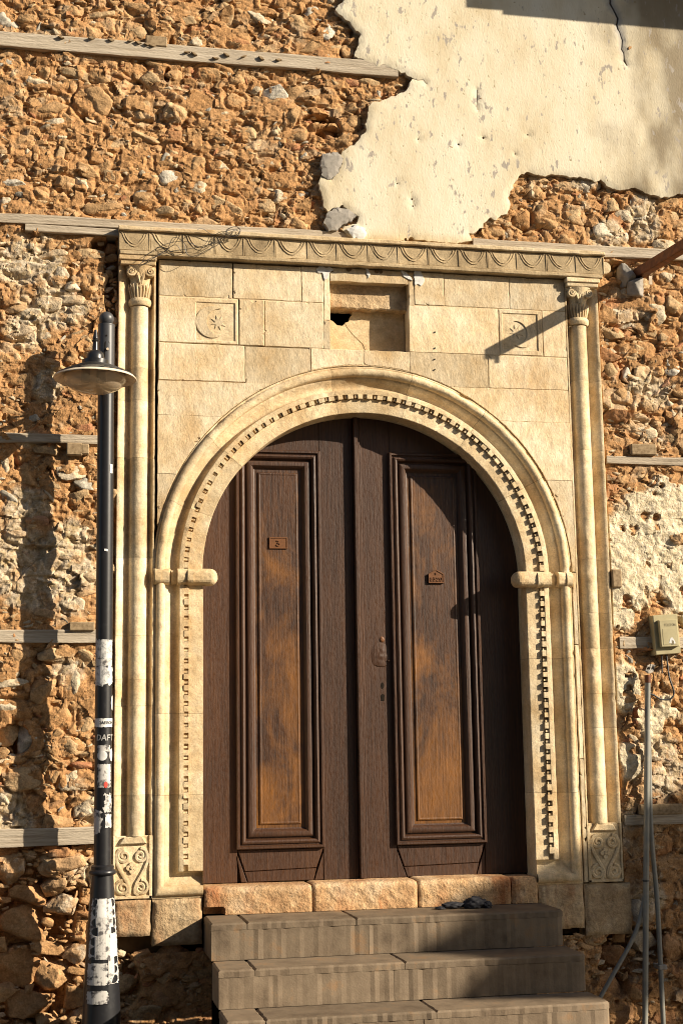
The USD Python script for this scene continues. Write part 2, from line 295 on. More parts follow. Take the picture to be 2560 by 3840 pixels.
def rings(poly):
    poly = sg.polygon.orient(poly, 1.0)
    return [np.array(r.coords)[:-1] for r in [poly.exterior, *poly.interiors]]

def dense(r, step, jit, rng):
    """Ring with points every step metres, pushed about by jit: worn edges."""
    out = []
    for a, b in zip(r, np.roll(r, -1, 0)):
        n = max(1, int(np.linalg.norm(b - a) / step))
        for k in range(n):
            out.append(a + (b - a) * k / n)
    out = np.array(out)
    return out + rng.normal(0, jit, out.shape) if jit else out

def slab(poly, yf, yb, bev=0.003, step=0.0, jit=0.0, rng=None, steps=1):
    """Polygon of the x-z plane extruded from yf (front, towards the camera) to yb with a chamfered front edge."""
    V, F, n = [], [], 0
    polys = getattr(poly, 'geoms', [poly])
    for g in polys:
        if g.is_empty or g.area < 1e-6: continue
        rs = rings(g)
        if step: rs = [dense(r, step, jit, rng) for r in rs]
        ins = []
        for r in rs:
            e1 = r - np.roll(r, 1, 0); e2 = np.roll(r, -1, 0) - r
            e1 /= np.maximum(np.linalg.norm(e1, axis=1, keepdims=True), 1e-9); e2 /= np.maximum(np.linalg.norm(e2, axis=1, keepdims=True), 1e-9)
            n1 = np.c_[-e1[:, 1], e1[:, 0]]; n2 = np.c_[-e2[:, 1], e2[:, 0]]
            mi = n1 + n2; k = 2 / np.maximum((mi ** 2).sum(1, keepdims=True), 0.5)
            ins.append(r + mi * k * bev)
        try:
            inner = sg.Polygon(ins[0], ins[1:])
            if not inner.is_valid: raise ValueError
            tv, tf = trimesh.creation.triangulate_polygon(inner, engine='earcut')
        except Exception:
            ins = rs
            fix = sg.Polygon(rs[0], rs[1:]).buffer(0)
            tv, tf = trimesh.creation.triangulate_polygon(max(getattr(fix, 'geoms', [fix]), key=lambda q: q.area), engine='earcut')
        tv = np.asarray(tv); tf = np.asarray(tf)
        a = tv[tf[:, 1]] - tv[tf[:, 0]]; b = tv[tf[:, 2]] - tv[tf[:, 0]]
        cw = (a[:, 0] * b[:, 1] - a[:, 1] * b[:, 0]) < 0
        tf[cw] = tf[cw][:, ::-1]
        V.append(np.c_[tv[:, 0], np.full(len(tv), yf), tv[:, 1]]); F.append(tf + n); n += len(tv)
        for r, i in zip(rs, ins):
            m_ = len(r); j = np.arange(m_); k = (j + 1) % m_
            V.append(np.vstack([np.c_[i[:, 0], np.full(m_, yf), i[:, 1]], np.c_[r[:, 0], np.full(m_, yf + bev), r[:, 1]], np.c_[r[:, 0], np.full(m_, yb), r[:, 1]]]))
            for s in (0, m_):
                F.append(np.vstack([np.c_[j + s, j + s + m_, k + s + m_], np.c_[j + s, k + s + m_, k + s]]) + n)
            n += 3 * m_
    return np.vstack(V), np.vstack(F)

def rect(x0, x1, z0, z1): return sg.box(x0, z0, x1, z1)

def grid(P, close_u=False):
    """Mesh of an (n, m, 3) array of points."""
    n, m_ = P.shape[:2]
    i, j = np.meshgrid(np.arange(n - 1), np.arange(m_ - 1), indexing='ij')
    a = (i * m_ + j).ravel(); b = a + 1; c = a + m_; d = c + 1
    f = np.vstack([np.c_[a, c, d], np.c_[a, d, b]])
    return P.reshape(-1, 3), f

def tube(pts, r, n=8, caps=True):
    """A round bar through the points; r may vary along it."""
    pts = np.asarray(pts, float); r = np.broadcast_to(np.asarray(r, float), (len(pts),))
    t = np.gradient(pts, axis=0); t /= np.maximum(np.linalg.norm(t, axis=1, keepdims=True), 1e-9)
    u = np.cross(t[0], [0.31, 0.77, 0.55]); u /= np.linalg.norm(u)
    V = []
    for p, d, rr in zip(pts, t, r):
        u = u - d * (u @ d); u /= max(np.linalg.norm(u), 1e-9); w = np.cross(d, u)
        a = np.linspace(0, 2 * np.pi, n, endpoint=False)
        V.append(p + rr * (np.cos(a)[:, None] * u + np.sin(a)[:, None] * w))
    V = np.vstack(V); F = []
    for i in range(len(pts) - 1):
        j = np.arange(n); k = (j + 1) % n
        F.append(np.vstack([np.c_[i * n + j, (i + 1) * n + k, (i + 1) * n + j], np.c_[i * n + j, i * n + k, (i + 1) * n + k]]))
    F = np.vstack(F)[:, ::-1]
    if caps:
        m_ = len(V); V = np.vstack([V, pts[0], pts[-1]]); j = np.arange(n); k = (j + 1) % n; q = (len(pts) - 1) * n
        F = np.vstack([F, np.c_[k, j, np.full(n, m_)][:, ::-1] if False else np.c_[j, np.full(n, m_), k][:, ::-1], np.c_[q + j, q + k, np.full(n, m_ + 1)][:, ::-1] if False else np.c_[q + j, np.full(n, m_ + 1), q + k]])
    return V, F

def lathe(prof, c, n=32, axis_tilt=(0, 0)):
    """Turned shape: prof is (radius, height) from bottom to top, c the axis point."""
    prof = np.asarray(prof, float); a = np.linspace(0, 2 * np.pi, n + 1)
    P = np.stack([np.stack([c[0] + r * np.cos(a) + axis_tilt[0] * h, c[1] + r * np.sin(a) + axis_tilt[1] * h, np.full(n + 1, c[2] + h)], -1) for r, h in prof])
    v, f = grid(P)
    return v, f[:, ::-1]

rng = np.random.default_rng(7)

# ================================================================== the setting
GX = 60.0
obj('street_paving', cat(box(-GX, GX, -GX, 0.6, GROUND - 0.3, GROUND, 0.001)), M['paving'], kind='structure')

# ================================================================== the stone portal
CX, CZ, R0 = 1.5825, 2.472, 0.8645          # arch centre and inner radius
XL, XR = 0.721, 2.444                         # door jambs
PX0, PX1, PZ0, PZ1 = 0.28, 2.915, 0.865, 4.129
MIRX = PX0 + PX1
portal = thing('stone_portal', 'carved golden limestone portal with round arch, colonnettes and garland cornice around the brown door', 'portal', (CX, 0.06, PZ0))
disc = sg.Point(CX, CZ).buffer(R0 + 0.253, 96)
door_hole = sg.Point(CX, CZ).buffer(R0 + 0.10, 64).union(rect(XL - .1, XR + .1, 0, CZ))
niche = rect(1.398, 1.832, 3.678, 4.05)

# rough masonry core behind the dressed stones
core = rect(PX0 + .01, PX1 - .01, 0.60, 4.20).difference(door_hole).difference(niche)
obj('core', slab(core, 0.10, 0.30, 0.002), M['core'], portal)

def block(x0, x1, z0, z1, name='ashlar_block', gap=0.0022, cut=None, yf=None, mat_='ashlar', label=None, yb=0.118):
    p = rect(x0 + gap, x1 - gap, z0 + gap, z1 - gap).difference(disc.buffer(0.003)).difference(niche)
    if cut is not None: p = p.difference(cut)
    p = max(p.geoms, key=lambda g: g.area) if hasattr(p, 'geoms') else p
    rb = np.random.default_rng(int((x0 * 131 + z0 * 977) * 100) % 100000)
    for _ in range(rb.integers(0, 4)):        # knocked corners and edges
        e_ = p.exterior.interpolate(rb.uniform(0, p.exterior.length)); a_ = np.sort(rb.uniform(0, 6.28, 6)); rr2 = rb.uniform(.005, .013)
        p = p.difference(sg.Polygon(np.c_[e_.x + rr2 * np.cos(a_) * rb.uniform(.6, 1.6, 6), e_.y + rr2 * np.sin(a_) * rb.uniform(.6, 1.4, 6)]).buffer(0))
        p = max(p.geoms, key=lambda g: g.area) if hasattr(p, 'geoms') else p
    p = p.buffer(-.003, join_style=2).buffer(.003, join_style=2)
    p = max(p.geoms, key=lambda g: g.area) if hasattr(p, 'geoms') else p
    p = p.buffer(0)
    p = max(p.geoms, key=lambda g: g.area) if hasattr(p, 'geoms') else p
    if yf is None: yf = float(rng.uniform(-0.002, 0.002))
    return obj(name, slab(p, yf, yb, 0.003, 0.035, 0.0009, rng), M[mat_], portal, label=label)

FX0, FX1 = 0.486, 2.722
g4 = 0.0035
for a in [(FX0, .876, 3.926, 4.125), (.876, 1.244, 3.926, 4.125), (1.244, 1.363, 3.926, 4.125), (1.363, 1.40, 3.83, 4.125), (1.40, 1.83, 4.052, 4.125),
          (1.832, 1.864, 3.935, 4.125), (1.864, 2.03, 3.94, 4.125), (2.03, 2.401, 3.94, 4.125), (2.401, FX1, 3.94, 4.125),
          (.908, 1.044, 3.675, 3.926), (1.044, 1.363, 3.675, 3.926), (1.363, 1.3975, 3.675, 3.83), (1.8325, 2.334, 3.678, 3.937), (2.585, FX1, 3.678, 3.94),
          (FX0, .94, 3.472, 3.675), (.94, 1.29, 3.43, 3.672), (1.29, 1.575, 3.5, 3.676), (1.575, 1.83, 3.5, 3.676), (1.83, 2.266, 3.49, 3.676), (2.266, FX1, 3.49, 3.676),
          (FX0, 1.2, 3.288, 3.472), (1.9, FX1, 3.31, 3.49), (FX0, 1.05, 2.98, 3.288), (2.1, FX1, 2.99, 3.31), (FX0, .8, 2.49, 2.98), (2.3, FX1, 2.49, 2.99)]:
    block(*a, gap=(.0026 if a[1] < 1.35 and a[2] > 3.4 else 0.0012) * float(rng.uniform(.6, 1.3)))
for z0, z1 in ((.868, 1.5), (1.5, 2.1), (2.1, 2.487)):
    block(2.697, FX1, z0, z1, gap=.0015)

mort = rect(FX0 + .004, FX1 - .001, 2.49, 4.12).difference(disc).difference(niche.buffer(.004))
for a in [(.872, .880, 3.93, 4.12), (.904, .912, 3.68, 3.93), (.936, .944, 3.43, 3.67), (1.286, 1.294, 3.4, 3.67), (1.358, 1.367, 3.7, 4.12), (.6, 1.3, 3.671, 3.679), (1.826, 1.86, 3.93, 3.944)]:
    mort = mort.difference(rect(*a))
obj('joint_mortar', slab(mort, .0042, .03, .0005), M['moulding'], portal)
# emblem blocks: sunk square with crescent and eight-pointed star
def star(cx, cz, ro, ri, rot):
    a = rot + np.arange(16) * math.pi / 8
    r = np.where(np.arange(16) % 2 == 0, ro, ri)
    return sg.Polygon(np.c_[cx + r * np.cos(a), cz + r * np.sin(a)])
def emblem(bx0, bx1, bz0, bz1, sx0, sx1, sz0, sz1, mx, mz, sgn, stx, stz, R):
    hole = rect(sx0, sx1, sz0, sz1)
    p = rect(bx0 + .003, bx1 - .003, bz0 + .003, bz1 - .003).difference(hole)
    b = obj('emblem_block', slab(p, -0.001, 0.118, 0.003), M['ashlar'], portal)
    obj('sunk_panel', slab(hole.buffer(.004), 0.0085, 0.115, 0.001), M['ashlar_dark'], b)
    cres = sg.Point(mx, mz).buffer(R, 40).difference(sg.Point(mx + sgn * R * .50, mz + .001).buffer(R * .84, 40)).intersection(hole.buffer(-.001))
    cres = max(cres.geoms, key=lambda g: g.area) if hasattr(cres, 'geoms') else cres
    obj('crescent', slab(cres, -0.001, 0.0095, 0.0045), M['ashlar'], b)
    obj('star', slab(star(stx, stz, .045, .021, .3), 0.001, 0.0095, 0.003), M['ashlar'], b)
emblem(FX0, .908, 3.675, 3.926, .681, .886, 3.696, 3.900, .768, 3.796, 1, .800, 3.794, .086)
emblem(2.334, 2.585, 3.678, 3.94, 2.357, 2.556, 3.710, 3.915, 2.470, 3.806, -1, 2.436, 3.813, .080)

# niche over the arch: rough lintel stone above, cracked slab with a broken hole below
obj('niche_lintel', slab(rect(1.392, 1.838, 3.920, 4.07), 0.058, 0.16, 0.006, .02, .003, rng), M['plinth'], portal)
hole = [AX(x / 1.63265, y / 1.63265, .115) for x, y in [(1232, 1150), (1262, 1146), (1300, 1150), (1316, 1160), (1322, 1176), (1312, 1186), (1308, 1203), (1294, 1208), (1282, 1220), (1262, 1216), (1248, 1202), (1234, 1196)]]
crack = sg.LineString([AX(x / 1.63265, y / 1.63265, .115) for x, y in [(1290, 1208), (1303, 1230), (1318, 1250), (1338, 1270), (1360, 1292), (1370, 1318)]]).buffer(.0022)
back = rect(1.39, 1.84, 3.66, 3.93).difference(crack).difference(sg.Polygon(hole).buffer(.002))
obj('niche_back', slab(back, 0.115, 0.14, 0.0008, .02, .0006, rng), M['moulding'], portal)
cav = [box(1.36, 1.37, .141, .5, 3.6, 4.1), box(1.86, 1.87, .141, .5, 3.6, 4.1), box(1.36, 1.87, .5, .51, 3.6, 4.1), box(1.36, 1.87, .141, .5, 3.59, 3.6), box(1.36, 1.87, .141, .5, 4.1, 4.11)]
obj('niche_cavity', cat(*cav), M['dark'], portal)

# ---- arch and jamb mouldings: profile (distance outwards from the door edge, depth)
BAND = [(0.0, 0.17), (0.0, 0.020), (0.004, 0.017), (0.0722, 0.017), (0.0728, 0.029), (0.0958, 0.029), (0.0965, 0.0), (0.118, 0.0), (0.1225, 0.004)]
MOLD = [(0.1225, 0.004), (0.126, 0.028), (0.134, 0.037), (0.145, 0.039), (0.157, 0.034), (0.168, 0.026), (0.178, 0.017), (0.186, 0.012), (0.191, 0.011), (0.193, 0.004)] + \
       [(0.216 - 0.0225 * math.cos(a), 0.002 - 0.019 * math.sin(a)) for a in np.linspace(0.15, math.pi - 0.1, 9)] + [(0.2395, 0.007), (0.242, 0.004), (0.249, 0.005), (0.251, 0.012), (0.251, 0.10)]
def arch_grid(prof, a0, a1, n, wob=0.0):
    a = np.linspace(a0, a1, n)
    P = np.empty((n, len(prof), 3))
    w = wob * (meshkit.noise(np.c_[a * 6, a * 0, a * 0 + 3.3]) - .5)
    for j, (u, y) in enumerate(prof):
        P[:, j] = np.c_[CX + (R0 + u) * np.cos(a), y + w, CZ + (R0 + u) * np.sin(a)]
    return P
def capped(P):
    """Grid closed at both ends with fans."""
    v, f = grid(P); out = [(v, f)]
    for row in (P[0], P[-1]):
        c = row.mean(0); u, s_, w_ = np.linalg.svd(row - c)
        q = (row - c) @ w_[:2].T
        try:
            pol = sg.Polygon(q)
            if not pol.is_valid: continue
            tv, tf = trimesh.creation.triangulate_polygon(pol, engine='earcut')
            out.append((c + np.asarray(tv) @ w_[:2], np.asarray(tf)))
        except Exception: pass
    return cat(*out)
joints = [0.0, 0.50, 0.93, 1.335, 1.74, 2.44, 2.80, math.pi]
for a0, a1 in zip(joints, joints[1:]):
    e = 0.0008
    P = arch_grid(BAND + MOLD[1:], a0 + e, a1 - e, max(8, int((a1 - a0) * 75)), .006)
    dy = float(rng.uniform(-.0008, .0008)); P[..., 1] += dy
    obj('voussoir', capped(erode(P)), M['moulding'], portal, smooth=35)

ZB = 0.990     # foot of the plain band
def jamb_pts(u, side, z0, z1, n):
    x = XL - u if side < 0 else XR + u
    z = np.linspace(z0, z1, n)
    return x, z
def jamb(side, z0, z1, foot=False, dy=0.0):
    n = max(6, int((z1 - z0) / .022)); rows = []
    e = 0.0007
    def X(u): return XL - u if side < 0 else XR + u
    zs = np.linspace(z0 + (0 if foot else e), z1 - e, n)
    Pb = np.array([[(X(u), y + dy, max(z, ZB) if foot else z) for u, y in BAND] for z in zs])
    if foot:
        zs_b = np.linspace(ZB, z1 - e, n)
        Pb = np.array([[(X(u), y + dy, z) for u, y in BAND] for z in zs_b])
        seq = [0] + list(range(n))
        Pm = np.empty((n + 2, len(MOLD), 3))
        for j, (u, y) in enumerate(MOLD):
            k = u - MOLD[0][0]
            Pm[0, j] = (X(0.0), y + dy, ZB - k)
            Pm[1, j] = (X(u), y + dy, ZB - k)
            for i, z in enumerate(np.linspace(ZB - k, z1 - e, n + 1)[1:]):
                Pm[2 + i, j] = (X(u), y + dy, z)
        reveal = grid(np.array([[(X(0), .17, z), (X(0), .004 + dy, z)] for z in (PZ0, ZB)]))
        base = grid(np.array([[(X(0), .014 + dy, ZB), (X(.1225), .004 + dy, ZB)], [(X(0), .014 + dy, ZB - .0005), (X(.1225), .006 + dy, ZB - .0005)]]))
        return cat(grid(erode(Pb)), grid(erode(Pm)), reveal, base)
    Pm = np.array([[(X(u), y + dy, z) for u, y in MOLD] for z in zs])
    return cat(capped(erode(np.concatenate([Pb, Pm[:, 1:]], 1))))
IMP0, IMP1 = 2.405, 2.492
for side, cuts in ((-1, [PZ0, 1.36, 1.76, IMP0 + .01]), (1, [PZ0, 1.33, 2.03, IMP0 + .01])):
    for i, (z0, z1) in enumerate(zip(cuts, cuts[1:])):
        obj('jamb_stone', jamb(side, z0, z1, foot=(i == 0), dy=float(rng.uniform(-.001, .001))), M['moulding'], portal, smooth=35)

# dentils along the jambs and round the arch
def dentil_mesh(o, ex, ez, w):
    """tooth at o; ex points outwards from the door, ez along the course."""
    def q(u0, u1, v0, v1, yf, yb):
        return hull([o + ex * u + ez * v + np.array([0, y, 0]) for u in (u0, u1) for v in (v0, v1) for y in (yf, yb)])
    return cat(q(.073, .0972, -w / 2, w / 2, -.0008, .040))
pitch = 0.0535
places = []
for side in (-1, 1):
    z = 1.035
    while z < IMP0 - .03:
        places.append((np.array([XL if side < 0 else XR, 0, z]), np.array([side, 0, 0.]), np.array([0, 0, 1.]), z, side)); z += pitch
na = int(math.pi * (R0 + .09) / pitch)
for k in range(na):
    a = (k + .7) * math.pi / (na + .4)
    if IMP1 > CZ + R0 * math.sin(a): continue
    places.append((np.array([CX + R0 * math.cos(a), 0, CZ + R0 * math.sin(a)]), np.array([math.cos(a), 0, math.sin(a)]), np.array([-math.sin(a), 0, math.cos(a)]), a, 0))
for o, ex, ez, *_ in places:
    w = float(rng.uniform(.024, .033))
    o = o + ez * float(rng.normal(0, .0015)) + np.array([0, float(rng.uniform(-.001, .004)), 0])
    obj('dentil', dentil_mesh(o, ex, ez, w), M['moulding'], portal)
for o, ex, ez, *_ in places:     # the sunk squares between teeth, each with its small peg
    def q(u0, u1, v0, v1, yf, yb): return hull([o + ex * u + ez * v + np.array([0, y, 0]) for u in (u0, u1) for v in (v0, v1) for y in (yf, yb)])
    v0, v1 = pitch / 2 - .0125, pitch / 2 + .0125
    obj('dentil_peg', q(.0775, .0968, pitch / 2 - .008, pitch / 2 + .002, .008, .040), M['moulding'], portal)

# imposts: rounded bars with a flared end over the door
def capsule_x(x0, x1, yc, zc, ry, rz, end0=False, end1=False, n=14):
    """Bar along x with a rounded-rectangle section and, where asked, a rounded end."""
    a = np.linspace(0, 2 * np.pi, 25)
    sec = np.c_[np.sign(np.cos(a)) * np.abs(np.cos(a)) ** .8 * ry, np.sign(np.sin(a)) * np.abs(np.sin(a)) ** .62 * rz]
    L = [(x0, 1.0)] if not end0 else [(x0 + rz * .9 * (1 - math.cos(t)), max(.02, math.sin(t))) for t in np.linspace(0.03, math.pi / 2, 7)]
    R = [(x1, 1.0)] if not end1 else [(x1 - rz * .9 * (1 - math.cos(t)), max(.02, math.sin(t))) for t in np.linspace(math.pi / 2, .03, 7)]
    L = L + [(x0 + (x1 - x0) * .5, 1.0)] if not (end0 or end1) else L
    P = np.array([[(x, yc + s[0] * k, zc + s[1] * k) for s in sec] for x, k in L + R])
    return capped(P)
def mirror(mesh, c=XL + XR):
    v, f = mesh; v = v.copy(); v[:, 0] = c - v[:, 0]; return v, f[:, ::-1]
zc, rz = (IMP0 + IMP1) / 2, (IMP1 - IMP0) / 2
imp = [capsule_x(.590, .797, 0.028, zc, 0.055, rz, end1=True), capsule_x(.640, .668, 0.022, zc - .002, 0.058, rz * .98),
       capsule_x(.560, .600, 0.055, zc, 0.05, rz * .92), capsule_x(.470, .548, 0.030, zc, 0.056, rz), capsule_x(.475, .505, 0.026, zc, 0.058, rz * 1.0), hull([(x, y, z) for x, y in ((.545, .0), (.562, .03), (.545, .07), (.562, .07)) for z in (IMP0 + .004, IMP1 - .004)])]
for s in (-1, 1):
    im = cat(*imp); im = trimesh.remesh.subdivide_to_size(im[0], im[1].astype(np.int64), .02)[:2]; im = (erode(np.asarray(im[0]), .003, 4), np.asarray(im[1]))
    obj('impost', im if s < 0 else mirror(im), M['moulding'], portal, smooth=40)

# ---- colonnettes in their hollows
COL = [(0.000, 0.12), (0.000, 0.004), (0.003, 0.0), (0.012, 0.000), (0.020, 0.004), (0.032, 0.014), (0.042, 0.026), (0.052, 0.037), (0.060, 0.042)] + \
      [(0.1125 - 0.0445 * math.cos(a), 0.030 - 0.045 * math.sin(a)) for a in np.linspace(-.12, math.pi + .12, 15)] + \
      [(0.166, 0.042), (0.172, 0.036), (0.178, 0.022), (0.181, 0.008), (0.184, 0.001), (0.191, 0.001), (0.1925, 0.012), (0.1925, 0.12)]
def shaft(side, z0, z1, n=None):
    n = n or max(6, int((z1 - z0) / .022))
    P = np.empty((n, len(COL), 3))
    for i, z in enumerate(np.linspace(z0 + .0005, z1 - .0005, n)):
        w = .002 * (meshkit.noise(np.array([[z * 3, side * 5., 1.7]]))[0] - .5)
        for j, (u, y) in enumerate(COL):
            P[i, j] = (PX0 + u if side < 0 else PX1 - u, y + w, z)
    return capped(erode(P))
colz = {-1: [1.165, 1.365, 1.80, 1.93, 2.15, 2.545, 3.06, 3.36, 3.53, 3.862], 1: [1.165, 1.31, 1.66, 1.84, 2.08, 2.27, 2.56, 3.16, 3.55, 3.862]}
for side in (-1, 1):
    for z0, z1 in zip(colz[side], colz[side][1:]):
        obj('colonnette_drum', shaft(side, z0, z1), M['moulding'], portal, smooth=35)
    def X(u): return PX0 + u if side < 0 else PX1 - u
    # capital: back slab, neck ring, fluted bell, leaves, volutes, two abacus slabs
    def mir(mesh):
        v, f = mesh
        if side > 0:
            v = v.copy(); v[:, 0] = MIRX - v[:, 0]; f = f[:, ::-1]
        return v, f
    P = shaft(-1, 3.862, 4.078)
    prof = [(COL[k][0], min(COL[k][1], 9) if (COL[k][0] < .06 or COL[k][0] > .166) else .042) for k in range(len(COL))]
    Pb = np.array([[(PX0 + u, y, z) for u, y in prof] for z in (3.862, 4.078)])
    capital = obj('capital', mir(cat(capped(Pb))), M['moulding'], portal, smooth=35)
    cxn = PX0 + .1125
    bell = []
    for t in np.linspace(0, 1, 9):
        z = 3.905 + t * .17; r = .042 + .016 * t ** 1.5 + .020 * max(0, t - .62) / .38
        a = np.linspace(math.pi * 1.02, 2 * math.pi - .02 * math.pi, 13)
        bell.append([(cxn + r * 1.08 * np.cos(q), 0.034 + r * np.sin(q), z) for q in a])
    obj('bell', mir(grid(np.array(bell))), M['moulding'], capital, smooth=40)
    ring = [(cxn + (.050 + .012 * math.cos(b)) * math.cos(q), .032 + (.050 + .012 * math.cos(b)) * math.sin(q), 3.886 + .021 * math.sin(b)) for q in np.linspace(math.pi * .97, 2.03 * math.pi, 17) for b in np.linspace(0, 2 * np.pi, 11)]
    obj('neck_ring', mir(grid(np.array(ring).reshape(17, 11, 3))), M['moulding'], capital, smooth=40)
    for k in range(9):
        q = math.pi * (1.12 + .76 * k / 8)
        p = [(cxn + (.045 + .016 * t) * 1.08 * math.cos(q), .034 + (.045 + .010 * t) * math.sin(q), 3.908 + .075 * t) for t in np.linspace(0, 1, 5)]
        obj('flute', mir(tube(p, [.0045, .005, .0055, .005, .002], 6)), M['moulding'], capital, smooth=40)
    for sx in (-1, 1):
        c = np.array([cxn + sx * .050, -.022, 4.043]); t = np.linspace(0, 2.1 * 2 * np.pi, 40)
        r = .026 * (1 - t / (2.25 * 2 * np.pi))
        p = [c + (sx * (-r_ * math.sin(a - .3)), -.010 * (1 - r_ / .026), r_ * math.cos(a - .3)) for a, r_ in zip(t, r)]
        stem = [(cxn + sx * .004, -.016, 3.985), (cxn + sx * .014, -.020, 4.02), (cxn + sx * .03, -.022, 4.055), (cxn + sx * .045, -.022, 4.069)]
        vol = cat(tube(p, np.linspace(.0075, .005, 40), 6), tube(stem, [.006, .008, .008, .0075], 6), lathe([(.001, 0), (.02, 0), (.02, .02), (.001, .02)], (c[0], 0, 0), 4) if False else hull([c + (.023 * math.cos(a), y, .023 * math.sin(a)) for a in np.linspace(0, 2 * np.pi, 12) for y in (.002, .05)]))
        obj('volute', mir(vol), M['moulding'], capital, smooth=40)
    for dx, h in ((-.016, .05), (0, .062), (.016, .05)):
        p = [(cxn + dx * (.25 + t), -.016 - .008 * t, 4.003 + h * t) for t in np.linspace(0, 1, 6)]
        obj('leaf', mir(tube(p, [.003, .005, .007, .0075, .006, .002], 6)), M['moulding'], capital, smooth=40)
    obj('abacus', mir(box(PX0 + .006, PX0 + .190, -.030, .10, 4.078, 4.102, .004)), M['moulding'], capital)
    obj('abacus', mir(box(PX0 - .002, PX0 + .193, -.038, .10, 4.102, 4.1285, .004)), M['moulding'], capital)
    # scroll panel at the foot
    pan = obj('scroll_panel', mir(cat(slab(rect(PX0, PX0 + .1925, PZ0 + .002, 1.168), 0.006, 0.12, .003), slab(rect(PX0 + .176, PX0 + .1925, PZ0 + .002, 1.168), -.002, 0.02, .002), slab(rect(PX0, PX0 + .1925, PZ0 + .002, PZ0 + .016), -.002, 0.02, .002), slab(rect(PX0, PX0 + .010, PZ0 + .002, 1.168), -.002, 0.02, .002))), M['moulding'], portal)
    def spiral(cx, cz, r0, turns, a0, d, n=30):
        t = np.linspace(0, 1, n); a = a0 + d * t * turns * 2 * np.pi; r = r0 * (1 - .86 * t)
        return np.c_[cx + r * np.cos(a), np.full(n, .004), cz + r * np.sin(a)]
    cm = PX0 + .094
    for sx in (-1, 1):
        # upper volute, long S stem, lower volute
        up = spiral(cm + sx * .040, 1.072, .034, 1.7, math.pi / 2, -sx if True else 1)
        lo = spiral(cm + sx * .044, .920, .036, 1.7, -math.pi / 2 if False else math.pi / 2, -sx)
        stem = np.array([(cm + sx * x, .004, z) for x, z in [(.040, 1.106), (.062, 1.100), (.076, 1.075), (.074, 1.045), (.060, 1.01), (.040, .975), (.022, .945), (.012, .915), (.014, .895), (.03, .882)]])
        rr = lambda n, a=.0085, b=.006: np.linspace(a, b, n)
        flat = lambda mv: (np.c_[mv[0][:, 0], .005 + (mv[0][:, 1] - .005) * .75, mv[0][:, 2]], mv[1])
        obj('scroll', mir(flat(cat(tube(up, rr(30, .0105, .008), 6), tube(stem, .0105, 6), tube(lo, rr(30, .0105, .008), 6)))), M['moulding'], pan, smooth=45)
    pet = [hull([(cm + .016 * math.cos(a) + .013 * math.cos(b), y, 1.015 + .016 * math.sin(a) + .013 * math.sin(b)) for b in np.linspace(0, 2 * np.pi, 9) for y in (-.003, .008)]) for a in np.arange(4) * math.pi / 2]
    obj('flower', mir(cat(*pet, hull([(cm + .008 * math.cos(b), y, 1.015 + .008 * math.sin(b)) for b in np.linspace(0, 2 * np.pi, 9) for y in (-.007, .008)]))), M['moulding'], pan)
    tp = [(PX0 + .052, 1.162), (PX0 + .140, 1.168), (PX0 + .165, 1.130), (PX0 + .030, 1.128)]
    obj('scroll_cap', mir(slab(sg.Polygon(tp), -.010, .05, .004)), M['moulding'], pan)

# ---- cornice: fillets and sixteen garland stones
nfr = 16; fx0, fx1 = PX0 - .006, PX1 + .034
obj('upper_fillet', slab(rect(fx0, fx1, 4.258, 4.281), -.052, .10, .004, .06, .0012, rng), M['moulding'], portal)
obj('lower_fillet', slab(rect(PX0 + .002, PX1 + .018, 4.1295, 4.152), -.042, .10, .004, .06, .0012, rng), M['frieze'], portal)
edges = np.linspace(fx0 + .002, fx1 - .004, nfr + 1); edges[1:-1] += rng.uniform(-.012, .012, nfr - 1)
for k in range(nfr):
    x0, x1 = edges[k], edges[k + 1]; w = x1 - x0
    fr = obj('frieze_stone', slab(rect(x0 + .0012, x1 - .0012, 4.1525, 4.2575), -.034 + float(rng.uniform(-.0004, .0004)), .10, .003, .04, .0008, rng), M['frieze'], portal)
    c = (x0 + x1) / 2
    t = np.linspace(0, 1, 15); g = []
    for s, dz in ((1.0, 0), (.80, .008)):
        p = np.c_[c - w * .40 * s + w * .80 * s * t, np.full(15, -.0338), 4.246 - .072 * s * np.sin(np.pi * t) ** .75]
        g.append(tube(p + rng.normal(0, .0006, p.shape), .0038, 6))
    for sx in (-1, 1):
        g.append(tube([(c + sx * w * .40, -.0338, 4.246), (c + sx * w * .45, -.0342, 4.254)], [.0038, .0055], 6))
    obj('garland', cat(*g), M['frieze'], fr, smooth=45)
    obj('dart', hull([(x1 - .008, -.034, 4.256), (x1 + .003, -.034, 4.256), (x1 - .0025, -.039, 4.25), (x1 - .0045, -.035, 4.155), (x1, -.034, 4.155), (x1 - .0025, -.037, 4.16)]), M['frieze'], fr)
obj('cornice_boss', cat(tube([(PX1 + .040, -.03, 4.195), (PX1 + .040, .08, 4.195)], .034, 14)), M['moulding'], portal, smooth=40)

